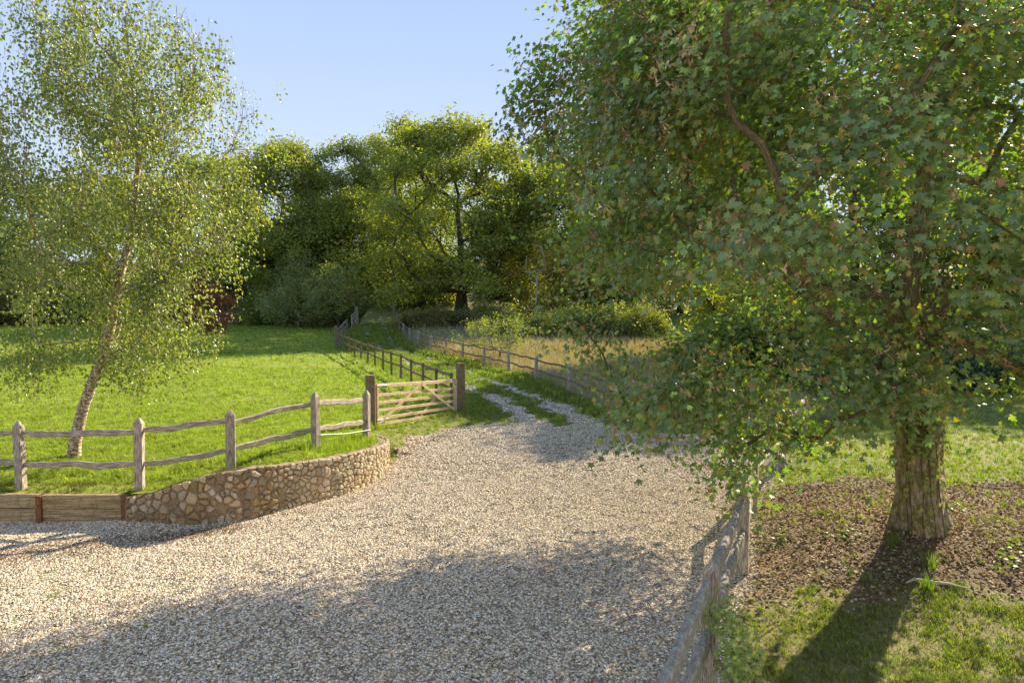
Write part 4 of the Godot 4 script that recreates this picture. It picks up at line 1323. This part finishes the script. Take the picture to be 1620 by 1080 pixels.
	for k in 420:
		var x := rng.randf_range(-7.0, 5.0)
		var d := rng.randf_range(6.0, 20.0)
		if not gravel_at(x, d): continue
		var nrm := (Vector3.UP + rv() * 0.5).normalized()
		var tip := rv().cross(nrm).normalized()
		var s := rng.randf_range(0.02, 0.06)
		litter.add(nrm.cross(tip) * s, nrm * s, tip * s, Vector3(x, ground_y(x, d) + 0.025, -d), tint([lin(.3, .2, .1), lin(.2, .13, .07), lin(.24, .22, .08)], 0.25))
	stuff("fallen_leaves", "brown fallen leaves lying under the sycamore and along the drive", "fallen leaves", leaf_fan([[0, .7], [22, .4], [45, .6], [75, .35], [110, .42], [180, .2]], 0.5), M.leaf_dry, litter)

	# little green plants in the litter
	var spots := [[5.1, 9.0], [6.5, 8.7], [6.9, 9.0], [7.2, 8.6], [6.2, 8.4], [7.6, 9.3], [5.2, 8.35], [4.3, 8.1], [7.0, 8.0], [7.5, 7.9], [3.9, 9.8], [6.9, 10.6], [4.9, 7.9], [6.55, 7.75], [4.6, 9.4]]
	var place := ["left of the sycamore's root flare", "right of the sycamore's root flare", "a pace right of the sycamore trunk", "in the dark litter right of the trunk", "in front of the sycamore trunk", "in the litter at the right edge, level with the trunk", "in front of the trunk's left side", "near the stick, nearer the fence", "at the litter's edge in the right corner", "rightmost at the litter's edge", "beside the fence's tall post", "behind the trunk on the right", "between the stick and the grass", "nearest the camera at the right litter edge", "in the litter halfway from fence to trunk"]
	var lm := leaf_fan([[0, .7], [40, .55], [90, .5], [140, .35], [180, .2]], 0.3)
	for k in spots.size():
		rng.seed = 430 + k
		var q: Array = spots[k]
		var grassy := k % 3 == 0
		var t := thing("grass_clump" if grassy else "seedling_plant", ("small clump of long grass " if grassy else "small leafy green plant ") + place[k], "grass clump" if grassy else "plant", at(q[0], q[1]), "small plants in the leaf litter")
		if grassy:
			var mb := MB.new()
			mb = null
			var o := part("blades", tuft_mesh(34, 0.26, 0.07, 0.011, 460 + k, 1.0), M.clump, t)
		else:
			var mm := Many.new()
			for j in 26:
				var p := Vector3(rng.randfn() * 0.11, rng.randf_range(0.02, 0.16), rng.randfn() * 0.11)
				var nrm := (Vector3.UP + rv() * 0.7).normalized()
				var tip := (p * Vector3(1, 0, 1) + rv() * 0.05)
				tip = (tip - nrm * tip.dot(nrm)).normalized()
				var s := rng.randf_range(0.04, 0.075)
				mm.add(nrm.cross(tip) * s, nrm * s, tip * s, p, tint([lin(.12, .2, .05), lin(.18, .25, .06)], 0.2))
			many("leaves", lm, M.leaf_far, mm, t)
	rng.seed = 481
	var st := thing("fallen_stick", "bare crooked stick lying on the leaf litter before the sycamore", "stick", at(5.05, 7.95, 0.03))
	var sm := MB.new()
	tube(sm, PackedVector3Array([Vector3(-.32, 0, -.08), Vector3(-.2, .03, -.12), Vector3(0, .02, -.05), Vector3(.15, .02, 0), Vector3(.3, .01, .1)]), PackedFloat32Array([.012, .02, .018, .016, .008]), 7)
	part("branch", sm.commit(), M.bark_pale, st)

	# hop vine on the near fence
	rng.seed = 491
	var v := thing("climbing_vine", "light green climbing vine with pale cones wrapped over the near fence rail", "vine", Vector3(1.74, -0.1, -5.62))
	var vl := Many.new()
	var cones := Many.new()
	for k in 700:
		var a: Array = [[0.1, 1.0, -0.2, .16, .1], [0.12, 0.85, 0.15, .1, .16], [0.1, 0.55, 0.3, .12, .22], [0.02, 0.35, 0.75, .15, .2]][k % 4]
		var p := Vector3(a[0] + rng.randfn() * a[3] * 0.7, a[1] + rng.randfn() * a[4] * 0.7, a[2] + rng.randfn() * 0.16)
		p.y = maxf(p.y, 0.03)
		var nrm := (Vector3.UP * 0.7 + Vector3(0, 0, 0.5) + rv() * 0.7).normalized()
		var tip := Vector3.DOWN + rv()
		tip = (tip - nrm * tip.dot(nrm)).normalized()
		var s := rng.randf_range(0.03, 0.06)
		vl.add(nrm.cross(tip) * s, nrm * s, tip * s, p, tint([lin(.28, .38, .11), lin(.35, .43, .12), lin(.5, .5, .15)], 0.25))
		if k % 7 == 0: cones.add(Vector3.RIGHT, Vector3.UP, Vector3.BACK, p + rv() * 0.04, tint([lin(.5, .5, .24), lin(.42, .46, .2)], 0.15))
	many("leaves", sycamore_leaf(), M.leaf_green, vl, v)
	var cm := MB.new()
	for k in 8:
		var z := (Vector3.DOWN + rv() * 0.8).normalized()
		var x := rv().cross(z).normalized()
		cm.tri_c(Vector3.ZERO, z * 0.03 + x * 0.01, z * 0.03 - x * 0.01, Color.WHITE * rng.randf_range(.8, 1.1))
	many("cones", cm.commit(), M.leaf_dry, cones, v)

# ---------------------------------------------------------------- the scene
func _ready() -> void:
	rng.seed = 1
	nz.seed = 11
	nz.frequency = 1.0
	nz.noise_type = FastNoiseLite.TYPE_SIMPLEX_SMOOTH
	nz.fractal_type = FastNoiseLite.FRACTAL_NONE
	var cam := Camera3D.new()
	cam.name = "camera"
	cam.position = Vector3(0, 3.6, 0)
	cam.rotation_degrees = Vector3(-2.968, 0, 0)
	cam.fov = 53.13
	cam.far = 900.0
	cam.near = 0.1
	add_child(cam)
	cam.current = true
	var env := Environment.new()
	env.background_mode = Environment.BG_SKY
	var sky := Sky.new()
	var sm := ProceduralSkyMaterial.new()
	sm.sky_top_color = Color(0.385, 0.475, 0.61)
	sm.sky_horizon_color = Color(0.63, 0.66, 0.71)
	sm.sky_curve = 0.22
	sm.sky_energy_multiplier = 1.0
	sm.ground_bottom_color = Color(0.25, 0.25, 0.2)
	sm.ground_horizon_color = Color(0.5, 0.52, 0.5)
	sky.sky_material = sm
	env.sky = sky
	env.tonemap_mode = Environment.TONE_MAPPER_LINEAR
	env.tonemap_exposure = 2.75
	env.sdfgi_enabled = true
	env.ssao_enabled = true
	env.ssil_enabled = true
	var we := WorldEnvironment.new()
	we.name = "environment"
	we.environment = env
	add_child(we)
	var sun := DirectionalLight3D.new()
	sun.name = "sun"
	sun.light_color = Color(1.0, 0.93, 0.80)
	sun.light_energy = 1.5
	sun.light_angular_distance = 0.5
	sun.shadow_enabled = true
	var toward := Vector3(0.557, 0.500, -0.663).normalized()
	sun.basis = Basis.looking_at(-toward, Vector3.UP)
	add_child(sun)

	gravel_poly = PackedVector2Array([Vector2(-15.5, 1.6), Vector2(-15.5, 11.45), Vector2(-9.0, 11.42), Vector2(-6.4, 11.3), Vector2(-5.2, 11.25), Vector2(-4.6, 11.4), Vector2(-4.0, 12.1), Vector2(-3.4, 12.8), Vector2(-3.1, 13.4), Vector2(-2.9, 14.7), Vector2(-2.75, 15.7), Vector2(-2.5, 17.3), Vector2(-1.7, 18.9), Vector2(-0.6, 19.6), Vector2(0.2, 19.8), Vector2(1.2, 19.0), Vector2(2.2, 20.2), Vector2(2.6, 19.6), Vector2(3.4, 18.4), Vector2(5.4, 17.9), Vector2(6.7, 17.5), Vector2(6.1, 15.0), Vector2(4.45, 12.2), Vector2(3.2, 8.9), Vector2(1.9, 6.0), Vector2(0.2, 2.6), Vector2(-0.2, 1.6)])
	lawn_poly = PackedVector2Array([Vector2(-75, 11.31), Vector2(-6.45, 11.31), Vector2(-6.35, 11.27), Vector2(-5.8, 11.27), Vector2(-5.2, 11.25), Vector2(-4.7, 11.36), Vector2(-4.36, 11.66), Vector2(-3.97, 12.17), Vector2(-3.5, 12.72), Vector2(-3.14, 13.36), Vector2(-2.95, 14.12), Vector2(-2.91, 14.72), Vector2(-3.0, 15.25), Vector2(-3.3, 15.6), Vector2(-3.55, 15.75), Vector2(-3.5, 17.0), Vector2(-1.75, 20.6), Vector2(-1.8, 22.3), Vector2(-11.7, 45.2), Vector2(-12.5, 50.0), Vector2(-13.2, 55.0), Vector2(-14.0, 62.0), Vector2(-16.0, 72.0), Vector2(-75, 75.0)])
	make_materials()
	M.clump = M.grass.duplicate()
	M.clump.albedo_color = lin(.2, .26, .06).linear_to_srgb()
	build_ground()
	build_lawn()
	build_gravel()
	build_wall()
	build_fences()
	build_added_house()
	build_woods()
	sycamore()
	birch()
	build_ground_cover()
	print("built in ", Time.get_ticks_msec(), " ms")
